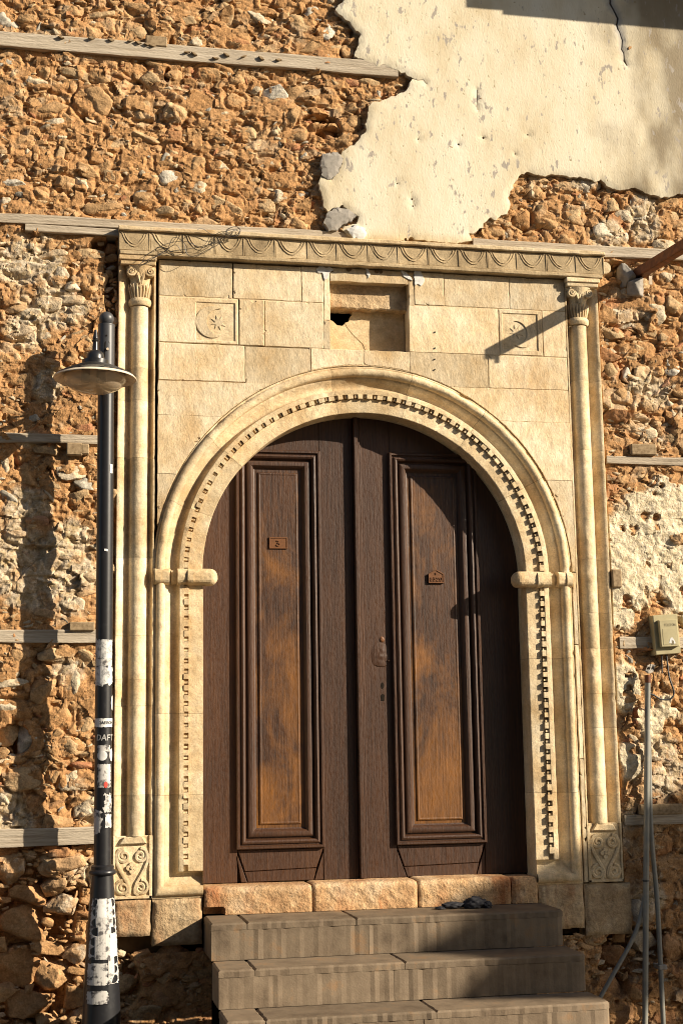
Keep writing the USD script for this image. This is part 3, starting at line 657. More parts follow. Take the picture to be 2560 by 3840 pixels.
# ---- plinth stones under the jambs
def rough_block(x0, x1, z0, z1, yf, yb, mat_, name, parent, amp=.006, seed=0, drop=0.0, n=14):
    """A hammered block: its face is a fine grid pushed by noise."""
    nx = max(6, int((x1 - x0) / .012)); nz = max(6, int((z1 - z0) / .012))
    xs = np.linspace(x0, x1, nx); zs = np.linspace(z0, z1, nz)
    X_, Z_ = np.meshgrid(xs, zs, indexing='ij')
    p = np.stack([X_, Z_ * 0 + seed, Z_], -1)
    d = np.minimum(np.minimum(X_ - x0, x1 - X_), np.minimum(Z_ - z0, z1 - Z_))
    Y = yf + amp * 2 * (meshkit.fbm(p * 22, 5, seed) - .5) + .012 * np.exp(-d / .006)
    jx = .006 * (meshkit.noise(p * 30, seed + 3) - .5); jz = .006 * (meshkit.noise(p * 30, seed + 4) - .5)
    front = np.stack([X_ + jx, Y, Z_ + jz], -1)
    v, f = grid(front)
    rim = [front[:, 0], front[-1, :], front[::-1, -1], front[0, ::-1]]
    sides = []
    for r in rim:
        b = r.copy(); b[:, 1] = yb
        sides.append(grid(np.stack([r, b], 1)))
    return obj(name, cat((v, f), *sides), M[mat_], parent, smooth=50)
rough_block(.290, .466, .690, .860, -.004, .12, 'plinth', 'plinth_stone', portal, .007, 1)
rough_block(.474, .716, .640, .861, -.006, .12, 'plinth', 'plinth_stone', portal, .007, 2)
rough_block(2.450, 2.692, .640, .861, -.004, .12, 'plinth', 'plinth_stone', portal, .006, 3)
rough_block(2.700, 2.955, .600, .861, .0, .12, 'plinth', 'plinth_stone', portal, .008, 4)

# ================================================================== threshold and steps
sillt = thing('door_threshold', 'row of four worn reddish sill stones under the wooden door', 'threshold', (CX, 0, .775))
SZ0, SZ1 = .777, .908
def sill(x0, x1, z1, seed, hole=False):
    nx = int((x1 - x0) / .011); prof = [(.20, z1), (.10, z1), (.03, z1), (.005, z1 - .002), (-.008, z1 - .008), (-.014, z1 - .020)] + [(-.015, z) for z in np.linspace(z1 - .03, SZ0, 11)]
    xs = np.linspace(x0, x1, nx); P = np.empty((nx, len(prof), 3))
    for j, (y, z) in enumerate(prof):
        P[:, j] = np.c_[xs, np.full(nx, y), np.full(nx, z)]
    nz = meshkit.fbm(P * 26, 5, seed) - .5; big = meshkit.noise(P * 5, seed + 9) - .5
    P[..., 1] += nz * .012; P[..., 2] += (nz * .004 + big * .010) * (P[..., 2] > SZ0 + .04)
    P[0, :, 1] += .008; P[-1, :, 1] += .008; P[0, :6, 2] -= .006; P[-1, :6, 2] -= .006
    if hole:
        m_ = (P[..., 0] < x0 + .10) & (P[..., 2] < SZ0 + .035) & (P[..., 1] < 0); P[m_, 1] += .06
    obj('sill_stone', capped(P), M['sill'], sillt, smooth=50)
sill(.727, 1.262, .908, 11, True); sill(1.268, 1.803, .912, 12); sill(1.809, 2.296, .912, 13); sill(2.302, 2.440, .906, 14)

steps = thing('stone_steps', 'flight of grey brown marble steps with streaked risers below the portal', 'steps', (CX, -.5, GROUND))
RISE = .17
treads = [.775, .605, .435, .265]
fronts = [.325, .605, .885, 1.165]
for i, (zt, d) in enumerate(zip(treads, fronts)):
    x0 = .727 + .003 * i; x1 = 2.463 + .003 * i
    prev = -.004 if i == 0 else fronts[i - 1] - .004
    c = .055
    def outline(d0, d1, x0=x0, x1=x1, c=c, grow=0.0):
        return sg.Polygon([(x0 - grow, -d0), (x1 + grow, -d0), (x1 + grow, -(d1 - c * .6) - grow * .3)] + [(x1 + grow - c * (1 - math.cos(a)), -(d1 + grow - c * .6) - c * .6 * math.sin(a)) for a in np.linspace(.3, math.pi / 2, 4)] + [(x0 - grow, -d1 - grow)])
    def prism(poly, z0, z1, b=.003):
        # polygon of the x-y plane raised from z0 to z1
        v, f = slab(sg.Polygon([(x, y) for x, y in poly.exterior.coords]), z1, z0, b)
        return np.c_[v[:, 0], v[:, 2], v[:, 1]] * [1, 1, 1], f[:, ::-1]
    # slab() chamfers towards its front by adding to depth; here depth is height, so flip
    def prism2(poly, z0, z1, b=.003):
        v, f = slab(poly, -z1, -z0, b, .022, .0013, rng)
        return np.c_[v[:, 0], v[:, 2], -v[:, 1]], f
    th = .032
    xj = [1.48, 1.535, 1.60, 1.66][i]
    left = outline(0 if i == 0 else prev + .004, d).intersection(rect(-9, xj - .0015, -9, 9)); right = outline(0 if i == 0 else prev + .004, d).intersection(rect(xj + .0015, 9, -9, 9))
    zb = treads[i + 1] if i < 3 else GROUND
    for p in (left, right):
        obj('riser', prism2(p, zb + .001, zt - th - .0003, .002), M['step'], steps)
    # tread slabs, cut by slanting joints
    cuts = [x0 + .14, xj + .03, 9.0] if i else [x0 + .15, 1.40, 9.0]
    xa = -9.0
    for xb in cuts:
        piece = outline(prev + .004 if i else 0, d, grow=.0015).intersection(sg.Polygon([(xa + (.0012 if xa > -8 else 0), 1), (xb - .0012, 1), (xb - .0012 + .06, -3), (xa + .0012 + (.06 if xa > -8 else 0), -3)]))
        if not piece.is_empty and piece.area > 1e-4:
            piece = piece if piece.geom_type == 'Polygon' else max(piece.geoms, key=lambda g: g.area)
            obj('tread', prism2(piece, zt - th, zt + float(rng.uniform(-.0008, .0008)), .008), M['step'], steps)
        xa = xb

# ================================================================== the double door
DY = 0.160
door = thing('double_door', 'brown varnished two-leaf wooden door with tall moulded panels under the arch', 'door', (CX, DY, .905))
def mould_frame(x0, x1, z0, z1, w, y0, prof, bottom=True):
    """Mitred picture-frame moulding; prof: (fraction of the width from the outer edge, y)."""
    out = []
    for k in range(4):
        P = np.empty((2, len(prof), 3))
        for j, (t, y) in enumerate(prof):
            a = t * w
            c = [(x0 + a, z0 + a), (x0 + a, z1 - a), (x1 - a, z1 - a), (x1 - a, z0 + a)]
            p, q = c[k], c[(k + 1) % 4]
            P[0, j] = (p[0], y0 + y, p[1]); P[1, j] = (q[0], y0 + y, q[1])
        out.append((grid(P), k))
    return out
FR = [(0.0, 0.004), (0.0, -.018), (0.04, -.022), (0.13, -.022), (0.17, -.012), (0.22, -.012), (0.26, -.019), (0.34, -.022), (0.42, -.017), (0.47, -.002), (0.50, .004), (0.54, .004), (0.58, -.006), (0.66, -.010), (0.80, -.009), (0.88, -.002), (0.93, .008), (1.0, .012)]
leaves = []
for side, (x0, x1, fx0_, fx1_) in ((0, (XL - .06, 1.5385, .906, 1.360)), (1, (1.542, XR + .06, 1.736, 2.222))):
    fz0, fz1 = 1.075, 3.148
    fw = .104
    dy = 0.0 if side == 0 else -.004
    leaf = obj('door_leaf', box(x0, x1, DY + .030, DY + .055, .912, 3.40, .001), M['door'], door)
    leaves.append(leaf)
    obj('stile', box(x0, fx0_ + .004, DY + dy, DY + .03, .912, 3.40, .002), M['door'], leaf)
    obj('stile', box(fx1_ - .004, x1, DY + dy, DY + .03, .912, 3.40, .002), M['door'], leaf)
    obj('top_rail', box(fx0_ + .005, fx1_ - .005, DY + dy + .001, DY + .03, fz1 - .006, 3.40, .002), M['door'], leaf)
    # bottom rail: two boards cut to a trapezium with slanting corner pieces
    zc = 1.072; zm = .962
    sl = lambda z: .050 * (zc - z) / (zc - .912)
    up_ = sg.Polygon([(fx0_ + .008 + sl(zm), zm + .003), (fx1_ - .008 - sl(zm), zm + .012), (fx1_ - .006, zc), (fx0_ + .006, zc)])
    lo_ = sg.Polygon([(fx0_ + .008 + sl(.912), .912), (fx1_ - .008 - sl(.912), .912), (fx1_ - .008 - sl(zm), zm + .0095), (fx0_ + .008 + sl(zm), zm)])
    obj('bottom_board', slab(up_, DY + dy + .002, DY + .03, .003), M['door'], leaf)
    obj('bottom_board', slab(lo_, DY + dy + .003, DY + .03, .003), M['door'], leaf)
    obj('corner_slat', slab(sg.Polygon([(fx0_ + .006, 1.045), (fx0_ + .003 + sl(.912), .912), (fx0_ + .024, .912), (fx0_ - .002 + .006, 1.03)]) if side == 0 else sg.Polygon([(fx0_ + .004, 1.05), (fx0_ + .003 + sl(.912), .912), (fx0_ + .005, .912)]), DY - .004, DY + .028, .002), M['door'], leaf)
    obj('corner_slat', slab(sg.Polygon([(fx1_ - .006, 1.05), (fx1_ - .005, .912), (fx1_ - .003 - sl(.912), .912)]), DY + .003, DY + .028, .002), M['door'], leaf)
    fr_ = mould_frame(fx0_, fx1_, fz0, fz1, fw, DY + dy, FR)
    for mesh_, k in fr_:
        obj(['moulding', 'moulding', 'moulding', 'moulding'][k], mesh_, M['door'], leaf, smooth=30)
    # fielded panel
    px0, px1, pz0, pz1 = fx0_ + fw - .006, fx1_ - fw + .006, fz0 + fw - .006, fz1 - fw + .006
    fld = slab(rect(px0, px1, pz0, pz1), DY + .012, DY + .03, .001)
    ed = [(0, .012), (.02, .011), (.024, .006), (.030, .0045), (.036, .006)]
    P = []
    for a, y in ed:
        P.append([(px0 + a, DY + y, pz0 + a), (px0 + a, DY + y, pz1 - a), (px1 - a, DY + y, pz1 - a), (px1 - a, DY + y, pz0 + a), (px0 + a, DY + y, pz0 + a)])
    a = ed[-1][0]
    cen = (np.array([(px0 + a, DY + .006, pz0 + a), (px0 + a, DY + .006, pz1 - a), (px1 - a, DY + .006, pz1 - a), (px1 - a, DY + .006, pz0 + a)]), np.array([[0, 2, 1], [0, 3, 2]]))
    obj('panel', cat(fld, grid(np.array(P)), cen), M['panel'], leaf)
# meeting strip on the right leaf: it stands proud and shades the left leaf
strip = obj('meeting_strip', cat(box(1.541, 1.5635, DY - .033, DY + .03, .912, 3.40, .004), box(1.5635, 1.575, DY - .018, DY, .912, 3.40, .003), box(1.575, 1.585, DY - .010, DY, .912, 3.40, .003)), M['door'], leaves[1])
# number plates
def plate(name, outline, y, parent): return obj(name, slab(outline, y, y + .008, .002), M['plate'], parent)
def letters(text, h, x, z, y, material, parent, name='lettering', bold=False, depth=.0025, center=False, kx=1.0):
    t = meshkit.text_mesh(text, h, depth, bold); v, f = np.array(t.vertices), np.array(t.faces)
    if center: v[:, 0] -= (v[:, 0].min() + v[:, 0].max()) / 2
    v = np.c_[x + v[:, 0] * kx, y - v[:, 2], z + v[:, 1]]
    return obj(name, (v, f[:, ::-1]), material, parent)
y = DY + .0035
pl = plate('number_plate', rect(1.085, 1.182, 2.620, 2.680), y - .002, leaves[0])
rim = rect(1.085, 1.182, 2.620, 2.680).difference(rect(1.090, 1.177, 2.625, 2.675))
obj('rim', slab(rim, y - .005, y, .001), M['plate'], pl)
letters('3', .030, 1.1335, 2.634, y - .002, M['plate'], pl, 'digit', center=True, bold=True, depth=.004)
house = sg.Polygon([(1.945, 2.442), (2.030, 2.442), (2.030, 2.492), (1.9875, 2.516), (1.945, 2.492)])
pl = plate('number_plate', house, y - .006, leaves[1])
obj('rim', slab(house.difference(house.buffer(-.005)), y - .009, y, .001), M['plate'], pl)
letters('8320', .020, 1.9875, 2.454, y - .006, M['plate'], pl, 'digits', center=True, bold=True, depth=.004)
letters('E', .011, 1.9875, 2.488, y - .006, M['plate'], pl, 'letter', center=True, bold=True, depth=.004)
# old lock: patched board, stud, keyholes
yl = DY - .004
obj('keyhole', hull([(1.680 + .008 * math.cos(a), q, 1.897 + .017 * math.sin(a)) for a in np.linspace(0, 6.28, 12) for q in (yl - .0012, yl + .004)]), M['dark'], leaves[1])
obj('keyhole', cat(hull([(1.680 + .011 * math.cos(a), q, 1.842 + .011 * math.sin(a)) for a in np.linspace(0, 6.28, 12) for q in (yl - .0012, yl + .004)]), hull([(1.680 + sx * .008, q, z) for sx in (-1, 1) for q in (yl - .0016, yl + .004) for z in (1.818, 1.840)])), M['dark'], leaves[1])
obj('lock_stud', cat(lathe([(.0005, .008), (.006, .007), (.010, .003), (.011, 0)], (0, 0, 0), 12)), M['door'], leaves[1]) if False else None
obj('lock_stud', hull([(1.716 + .010 * math.cos(a) * k, yl - .010 * (1 - k * k), 2.028 + .010 * math.sin(a) * k) for a in np.linspace(0, 6.28, 10) for k in (.3, .7, 1.0)]), M['door'], leaves[1])
obj('lock_stud', hull([(1.682 + .013 * math.cos(a) * k, yl - .006 * (1 - k * k) - .001, 2.140 + .016 * math.sin(a) * k) for a in np.linspace(0, 6.28, 10) for k in (.5, .8, 1.0)]), M['plate'], leaves[1])
gx, gz = np.meshgrid(np.linspace(1.61, 1.735, 26), np.linspace(1.975, 2.13, 30), indexing='ij')
g = np.hypot((gx - 1.672) / .062, (gz - 2.055) / .08)
gy = yl + .003 - .008 * np.clip(1 - g, 0, 1) ** .5 - .007 * np.clip(1 - g, 0, 1) * (meshkit.fbm(np.stack([gx * 60, gz * 60, gz * 0], -1), 4, 5) - .4)
gz2 = gz
cr = np.abs(gz - (1.990 + .25 * (gx - 1.672) ** 2 / .06)) < .004
gy = gy + .009 * cr
obj('lock_scar', grid(np.stack([gx, gy, gz], -1)), M['door'], leaves[1], smooth=60)

# ================================================================== the old wall: rubble, timbers, plaster
wall = thing('old_house_wall', 'rubble stone and mud house wall with timber ties and broken cream plaster', 'wall', (1.5, .3, GROUND))
K = 1.63265
# plaster outlines, read off the photograph and set on the plaster's own plane
PLY = -0.012
top_outline = [(790, -40), (789, 0), (771, 20), (783, 34), (800, 45), (812, 60), (828, 76), (824, 98), (815, 128), (832, 134), (852, 141), (868, 150), (880, 146), (897, 153), (915, 160), (930, 166), (946, 178), (940, 190), (935, 205), (918, 214), (893, 222), (870, 232), (850, 236), (845, 250), (846, 268), (838, 282), (843, 296), (830, 312), (818, 328), (800, 338), (786, 346),
               (783, 362), (789, 374), (780, 388), (772, 400), (762, 412), (738, 400), (733, 410), (735, 432), (742, 450), (740, 468), (752, 484), (768, 476), (790, 470), (802, 480), (815, 490), (824, 497), (820, 512), (800, 518), (785, 525), (795, 535), (812, 548), (838, 546), (900, 553), (945, 549), (1000, 553), (1060, 557), (1085, 549), (1078, 536), (1098, 526), (1108, 520), (1113, 508), (1126, 498), (1140, 504), (1150, 492), (1166, 488), (1172, 470), (1168, 450), (1176, 432), (1186, 412),
               (1199, 398), (1214, 392), (1230, 400), (1250, 402), (1270, 399), (1290, 400), (1310, 406), (1330, 404), (1352, 410), (1366, 414), (1380, 412), (1394, 424), (1408, 431), (1425, 436), (1445, 432), (1462, 430), (1480, 440), (1500, 446), (1520, 452), (1540, 452), (1556, 444), (1568, 443)]
pts = [AX(x, y, PLY) for x, y in top_outline]
pts += [(4.3, pts[-1][1] + .03), (6.0, pts[-1][1] - .05), (6.0, 7.2), (1.55, 7.2), (1.62, 6.3)]
ragged = dense(np.array(pts), .009, 0.0, rng)
q = np.c_[ragged * 55, np.zeros(len(ragged))]; q2 = np.c_[ragged * 160, np.ones(len(ragged))]
ragged = ragged + .012 * np.c_[meshkit.noise(q, 1) - .5, meshkit.noise(q, 2) - .5] + .006 * np.c_[meshkit.noise(q2, 3) - .5, meshkit.noise(q2, 4) - .5]
plaster_poly = sg.Polygon(ragged).buffer(0)
if plaster_poly.geom_type != 'Polygon': plaster_poly = max(plaster_poly.geoms, key=lambda g: g.area)
crack_px = [(1398, -10), (1402, 8), (1410, 22), (1420, 40), (1416, 55), (1424, 75), (1430, 92), (1428, 112), (1436, 130), (1438, 150)]
crack = np.array([AX(x, y, PLY) for x, y in crack_px]); crack = dense(crack, .02, .004, rng)[:-18]
crack_poly = sg.LineString(crack).buffer(.0035).union(sg.LineString(crack[: len(crack) // 2]).buffer(.005))
bits = [sg.LineString([AX(*p, PLY) for p in l]).buffer(w) for l, w in
        [([(946, 178), (960, 182), (972, 181), (979, 190)], .0016), ([(1096, 205), (1096, 225), (1097, 250)], .002)]]
holes = [sg.Point(*AX(x, y, PLY)).buffer(r, 5) for x, y, r in [(945, 549, .016), (946, 456, .006), (948, 472, .005), (1053, 330, .006), (1110, 315, .007), (960, 318, .004), (912, 420, .004), (1183, 352, .004), (1212, 308, .005), (932, 548, .008)]]
plaster_poly = plaster_poly.difference(shapely.union_all([crack_poly, *bits, *holes]))
if plaster_poly.geom_type != 'Polygon': plaster_poly = max(plaster_poly.geoms, key=lambda g: g.area)

def sheet(poly, y0, thick, cell, undul, seed, curl=0.0):
    """A plaster skin: front face as a displaced triangulation, with its broken edge."""
    rs = [dense(r, cell * .6, 0, rng) for r in rings(poly)]
    bp = np.vstack(rs); x0, z0, x1, z1 = poly.bounds
    xs, zs = np.arange(x0, x1, cell), np.arange(z0, z1, cell)
    gx, gz = np.meshgrid(xs, zs); gp = np.c_[gx.ravel(), gz.ravel()] + rng.uniform(-.25, .25, (gx.size, 2)) * cell
    inner = poly.buffer(-cell * .55)
    gp = gp[shapely.contains_xy(inner, gp[:, 0], gp[:, 1])]
    allp = np.vstack([bp, gp]); tri = Delaunay(allp).simplices
    c = allp[tri].mean(1); tri = tri[shapely.contains_xy(poly, c[:, 0], c[:, 1])]
    p3 = np.c_[allp[:, 0], np.zeros(len(allp)), allp[:, 1]]
    d = undul * 2 * (meshkit.fbm(p3 * 2.6, 3, seed) - .5) + undul * .16 * (meshkit.fbm(p3 * 14, 3, seed + 5) - .5)
    dist = shapely.distance(shapely.points(allp), poly.boundary)
    Y = y0 + d + .006 * np.exp(-dist / .008) - curl * np.exp(-dist / .05)
    v = np.c_[allp[:, 0], Y, allp[:, 1]]; out = [(v, tri)]; n = 0
    for r in rs:
        k = len(r); a = v[n:n + k]; n += k
        b = a.copy(); b[:, 1] += thick; b[:, [0, 2]] += rng.normal(0, .002, (k, 2))
        ring = np.stack([np.vstack([a, a[:1]]), np.vstack([b, b[:1]])], 1)
        out.append(grid(ring))
    return cat(*out), len(allp)
near = plaster_poly.intersection(sg.box(0.5, 3.5, 3.75, 6.4))
near = max(near.geoms, key=lambda g: g.area) if hasattr(near, 'geoms') else near
ms, nfront = sheet(near, PLY, .045, .022, .0028, 3)
v = ms[0]
px_all = np.array([[0, 0]])
# weathering of the plaster that has a shape of its own: grey repair along the crack, dirty corner on the right
soot = np.clip((v[:, 0] - 3.08 - .25 * np.clip((4.9 - v[:, 2]), 0, 1.2) + .9 * (meshkit.fbm(v * [9, 9, 3.2], 5, 8) - .5)) / .34, 0, 1)
cd = shapely.distance(shapely.points(v[:, [0, 2]]), sg.LineString(crack)) + .05 * (meshkit.fbm(v * 14, 3, 4) - .5)
grey = np.clip(1 - (cd - .010) / .02, 0, 1) * np.clip((v[:, 2] - 5.35) / .2, 0, 1)
t = np.ones((len(v), 3))
t = t * (1 - soot[:, None]) + soot[:, None] * np.array([.42, .39, .36])
t = t * (1 - grey[:, None]) + grey[:, None] * np.array([.52, .55, .66])
low = np.clip((4.36 - v[:, 2]) / .08, 0, 1)[:, None]; t = t * (1 - low) + low * np.array([.92, .80, .62])
edge_d = np.abs(v[:, 1]) > 1e9
side = np.arange(len(v)) >= nfront
t[side] = t[side] * np.array([.74, .71, .70])
obj('plaster', ms, M['plaster'], wall, smooth=True, tint=t, label='large cream plaster sheet with torn edges and a hairline crack')
for bx in (sg.box(3.75, 3.5, 6.4, 7.2), sg.box(1.5, 6.4, 3.75, 7.2)):
    far = plaster_poly.intersection(bx)
    if not far.is_empty:
        far = max(far.geoms, key=lambda g: g.area) if hasattr(far, 'geoms') else far
        vv = slab(far, PLY, .03, .002); obj('plaster', vv, M['plaster'], wall, tint=[.8, .77, .73])
# loose grey render scabs on the torn left edge
for i, l in enumerate([[(740, 352), (775, 347), (789, 362), (784, 380), (772, 402), (756, 412), (740, 400), (737, 375)], [(752, 486), (775, 474), (800, 480), (818, 492), (808, 505), (790, 512), (776, 527), (758, 528), (744, 512)], [(798, 524), (815, 516), (836, 522), (840, 536), (834, 551), (822, 545), (812, 548)]]):
    r = dense(np.array([AX(x, y, -.02) for x, y in l]), .012, .003, rng)
    sm, _ = sheet(sg.Polygon(r).buffer(0), -.020 - .002 * i, .05, .02, .004, 20 + i)
    obj('render_scab', sm, M['cement'] if i < 2 else M['paper_white'], wall, smooth=False)
# deeper fringe of grey base coat that shows beyond the torn cream edge
# timber ties: (left x, right x, bottom z, top z)
timbers = []
def timber(x0, x1, z0, z1, yf=-.004, tilt=0.0, seed=0, bow=0.0, label=None):
    n = max(12, int((x1 - x0) / .04)); xs = np.linspace(x0, x1, n)
    nz = lambda s, f=2.5: (meshkit.fbm(np.c_[xs * f, xs * 0, xs * 0 + s], 3, seed) - .5)
    top = z1 + .010 * nz(1) + tilt * (xs - x0); bot = z0 + .012 * nz(2) + tilt * (xs - x0); f_ = yf + .006 + .010 * nz(3)
    sec = [(.10, 0, 1), (.004, 0, 1), (.001, -.003, 1), (0, -.006, 1)] + [(.002 * math.sin(3.1 * k), None, k) for k in (.75, .5, .25)] + [(0, .006, 0), (.002, .002, 0), (.10, 0, 0)]
    P = np.empty((n, len(sec), 3))
    for j, (dy_, dz_, w) in enumerate(sec):
        z = top * w + bot * (1 - w) + (dz_ or 0)
        P[:, j] = np.c_[xs, f_ + dy_, z]
    timbers.append(sg.box(x0, z0 - .004, x1, z1 + .004))
    return obj('timber_tie', capped(P), M['timber'], wall, smooth=40, label=label)
timber(-3.0, 1.80, 5.248, 5.333, -.012, seed=1)
timber(-3.0, 1.52, 4.283, 4.332, -.004, seed=2); timbers.append(sg.box(-.4, 4.236, 1.5, 4.30))
timber(-.20, 1.52, 4.240, 4.281, -.006, seed=12)
timber(2.205, 6.0, 4.272, 4.335, -.006, seed=3)
timber(-3.0, .262, 3.122, 3.172, -.004, seed=4)
timber(2.930, 6.0, 3.090, 3.134, -.002, seed=5)
timber(-3.0, .268, 2.113, 2.178, -.006, seed=6)
timber(2.956, 6.0, 2.078, 2.142, .000, seed=7)
timber(-3.0, .268, 1.130, 1.217, -.012, seed=8)
timber(2.935, 6.0, 1.148, 1.206, -.010, seed=9)
def stub(x0, x1, z0, z1, yf=-.012):
    timbers.append(sg.box(x0, z0, x1, z1)); return obj('timber_end', box(x0, x1, yf, .08, z0, z1, .006), M['timber_end'], wall)
a = AX(1385, 890 + 0, 0)
for x0, y0, x1, y1 in [(1448, 1021, 1505, 1045), (152, 1018, 190, 1046), (186, 1020, 205, 1044), (158, 1429, 218, 1450), (1405, 1308, 1425, 1350), (1468, 1846, 1566, 1873), (334, 85, 384, 105)]:
    (xa, za), (xb, zb) = AX(x0, y1), AX(x1, y0); stub(xa, xb, za, zb)

r = np.random.default_rng(33)
for x, y in [(300, 92), (318, 96), (338, 100), (352, 103), (430, 118), (446, 122), (495, 132), (560, 128), (600, 132), (640, 136), (520, 124), (255, 90), (210, 86), (140, 84)]:
    c = A(x, y, -.014); w_ = r.uniform(.004, .008); t_ = r.uniform(-.6, .6)
    obj('axe_mark', hull([c + [dx * math.cos(t_) - dz * math.sin(t_), dy_, dx * math.sin(t_) + dz * math.cos(t_)] for dx, dz in ((-.018, 0), (.018, .002), (0, w_), (.004, -w_)) for dy_ in (-.0035, .02)]), M['timber_end'], wall)
for pxs in ([(1553, 1016), (1570, 1012), (1584, 1030), (1590, 1052), (1580, 1072), (1566, 1066), (1556, 1070), (1552, 1044)], [(1184, 1006), (1200, 998), (1222, 1004), (1236, 1000), (1250, 1012), (1236, 1022), (1226, 1046), (1216, 1050), (1208, 1024), (1192, 1022)], [(1502, 1014), (1518, 1018), (1540, 1040), (1545, 1052), (1528, 1046), (1510, 1034)], [(1372, 1006), (1382, 1010), (1386, 1030), (1380, 1044), (1374, 1026)]):
    rr2 = dense(np.array([AX(x / K, y / K, 0) for x, y in pxs]), .006, .0014, rng)
    g_ = sg.Polygon(rr2).buffer(0); g_ = g_ if g_.geom_type == 'Polygon' else max(g_.geoms, key=lambda q: q.area)
    obj('lime_splash', slab(g_, -.0050, .004, .001), M['paper_white'], portal)
for x, y, r_ in ((1308, 1010, .016), (1412, 1018, .013), (1428, 1020, .010), (1246, 1016, .006), (1546, 1046, .007)):
    c = A(x / K, y / K, 0); obj('bolt_hole', hull([c + [r_ * math.cos(t) * (1 + .3 * math.sin(3 * t)), dy_, r_ * .8 * math.sin(t)] for t in np.linspace(0, 6.28, 9) for dy_ in (-.0042, .01)]), M['core'], portal)
for x, y in [(1630, 1245), (1630, 1305), (1629, 1347), (1629, 1386)]:
    c = A(x / K, y / K, 0); obj('drill_hole', hull([c + [.004 * math.cos(t), dy_, .004 * math.sin(t)] for t in np.linspace(0, 6.28, 9) for dy_ in (-.0035, .01)]), M['dark'], portal)

# ---- masks for the rubble
portal_rect = sg.box(PX0 - .004, .62, PX1 + .004, 4.283)
RES = .005
GX0, GZ0 = -.62, 0.0
NX, NZ = int((3.95 - GX0) / RES), int((6.2 - GZ0) / RES)
occ = np.zeros((NX, NZ), bool)
cx_, cz_ = np.meshgrid(GX0 + (np.arange(NX) + .5) * RES, GZ0 + (np.arange(NZ) + .5) * RES, indexing='ij')
for poly, off in [(portal_rect, 0), (plaster_poly, -.02)] + [(b, .002) for b in timbers]:
    pp = poly.buffer(off) if off else poly
    x0, z0, x1, z1 = pp.bounds
    i0, i1 = max(0, int((x0 - GX0) / RES)), min(NX, int((x1 - GX0) / RES) + 2); k0, k1 = max(0, int((z0 - GZ0) / RES)), min(NZ, int((z1 - GZ0) / RES) + 2)
    if i1 > i0 and k1 > k0:
        occ[i0:i1, k0:k1] |= shapely.contains_xy(pp, cx_[i0:i1, k0:k1], cz_[i0:i1, k0:k1])
occ |= (cx_ > .73) & (cx_ < 2.46) & (cz_ < .78)
blocked0 = occ.copy()

def blobs(X, Z, items, seed, amp=.9):
    """Patches of another mortar: soft ellipses given in photograph pixels, broken up by noise."""
    s = np.zeros_like(X)
    for x, y, rx, ry, k in items:
        c = A(x, y); sc = 1.0 / 436
        s = np.maximum(s, k * np.exp(-(((X - c[0]) / (rx * sc)) ** 2 + ((Z - c[2]) / (ry * sc)) ** 2) ** 1.5))
    n = meshkit.fbm(np.stack([X * 9, Z * 9, X * 0], -1), 5, seed)
    return np.clip((s + amp * (n - .5) - .27) / .22, 0, 1)
LIME = [(60, 600, 90, 50, .8), (120, 700, 90, 60, .62), (60, 760, 60, 60, .62), (110, 880, 40, 60, .75), (60, 1000, 40, 30, .5), (70, 1170, 70, 45, .7), (40, 1290, 75, 95, 1.0), (160, 1270, 60, 85, .85), (120, 1350, 90, 60, .85), (150, 1550, 50, 50, .5), (30, 1860, 50, 70, .55), (210, 1870, 50, 40, .6), (190, 2000, 60, 40, .5), (300, 2010, 30, 30, .5), (380, 410, 25, 18, .4),
        (1400, 540, 60, 40, .9), (1480, 500, 50, 70, .75), (1340, 420, 60, 18, .7), (1440, 720, 60, 40, .45), (1490, 900, 60, 60, .6), (1500, 1000, 50, 40, .55), (1520, 1750, 60, 80, .7), (1460, 1900, 60, 60, .5), (1480, 2100, 80, 120, .45), (110, 2010, 40, 40, .45)]
SKIM = [(1480, 1250, 140, 125, 1.0), (1430, 1380, 70, 70, .9), (1540, 1150, 60, 60, .95), (1440, 1580, 40, 80, .9), (1560, 1330, 60, 90, 1.0), (1500, 1640, 70, 60, .62), (1450, 1750, 40, 60, .6)]
HOLLOW = [(40, 2140, 120, 130, 1.0), (90, 2260, 140, 90, 1.0), (260, 2150, 60, 40, .9), (235, 2080, 30, 25, .9), (250, 2260, 60, 60, 1.), (30, 1700, 40, 35, .7), (240, 560, 40, 20, .8), (256, 610, 16, 110, 1.1), (258, 760, 12, 60, .9), (1412, 618, 40, 22, 1.2), (757, 300, 30, 14, 1.), (730, 268, 40, 12, .9), (1480, 2180, 90, 60, .7), (1420, 2230, 40, 60, .8), (395, 95, 8, 30, .5), (385, 170, 10, 25, .5), (150, 1930, 60, 14, .6), (1370, 1900, 20, 60, .5)]

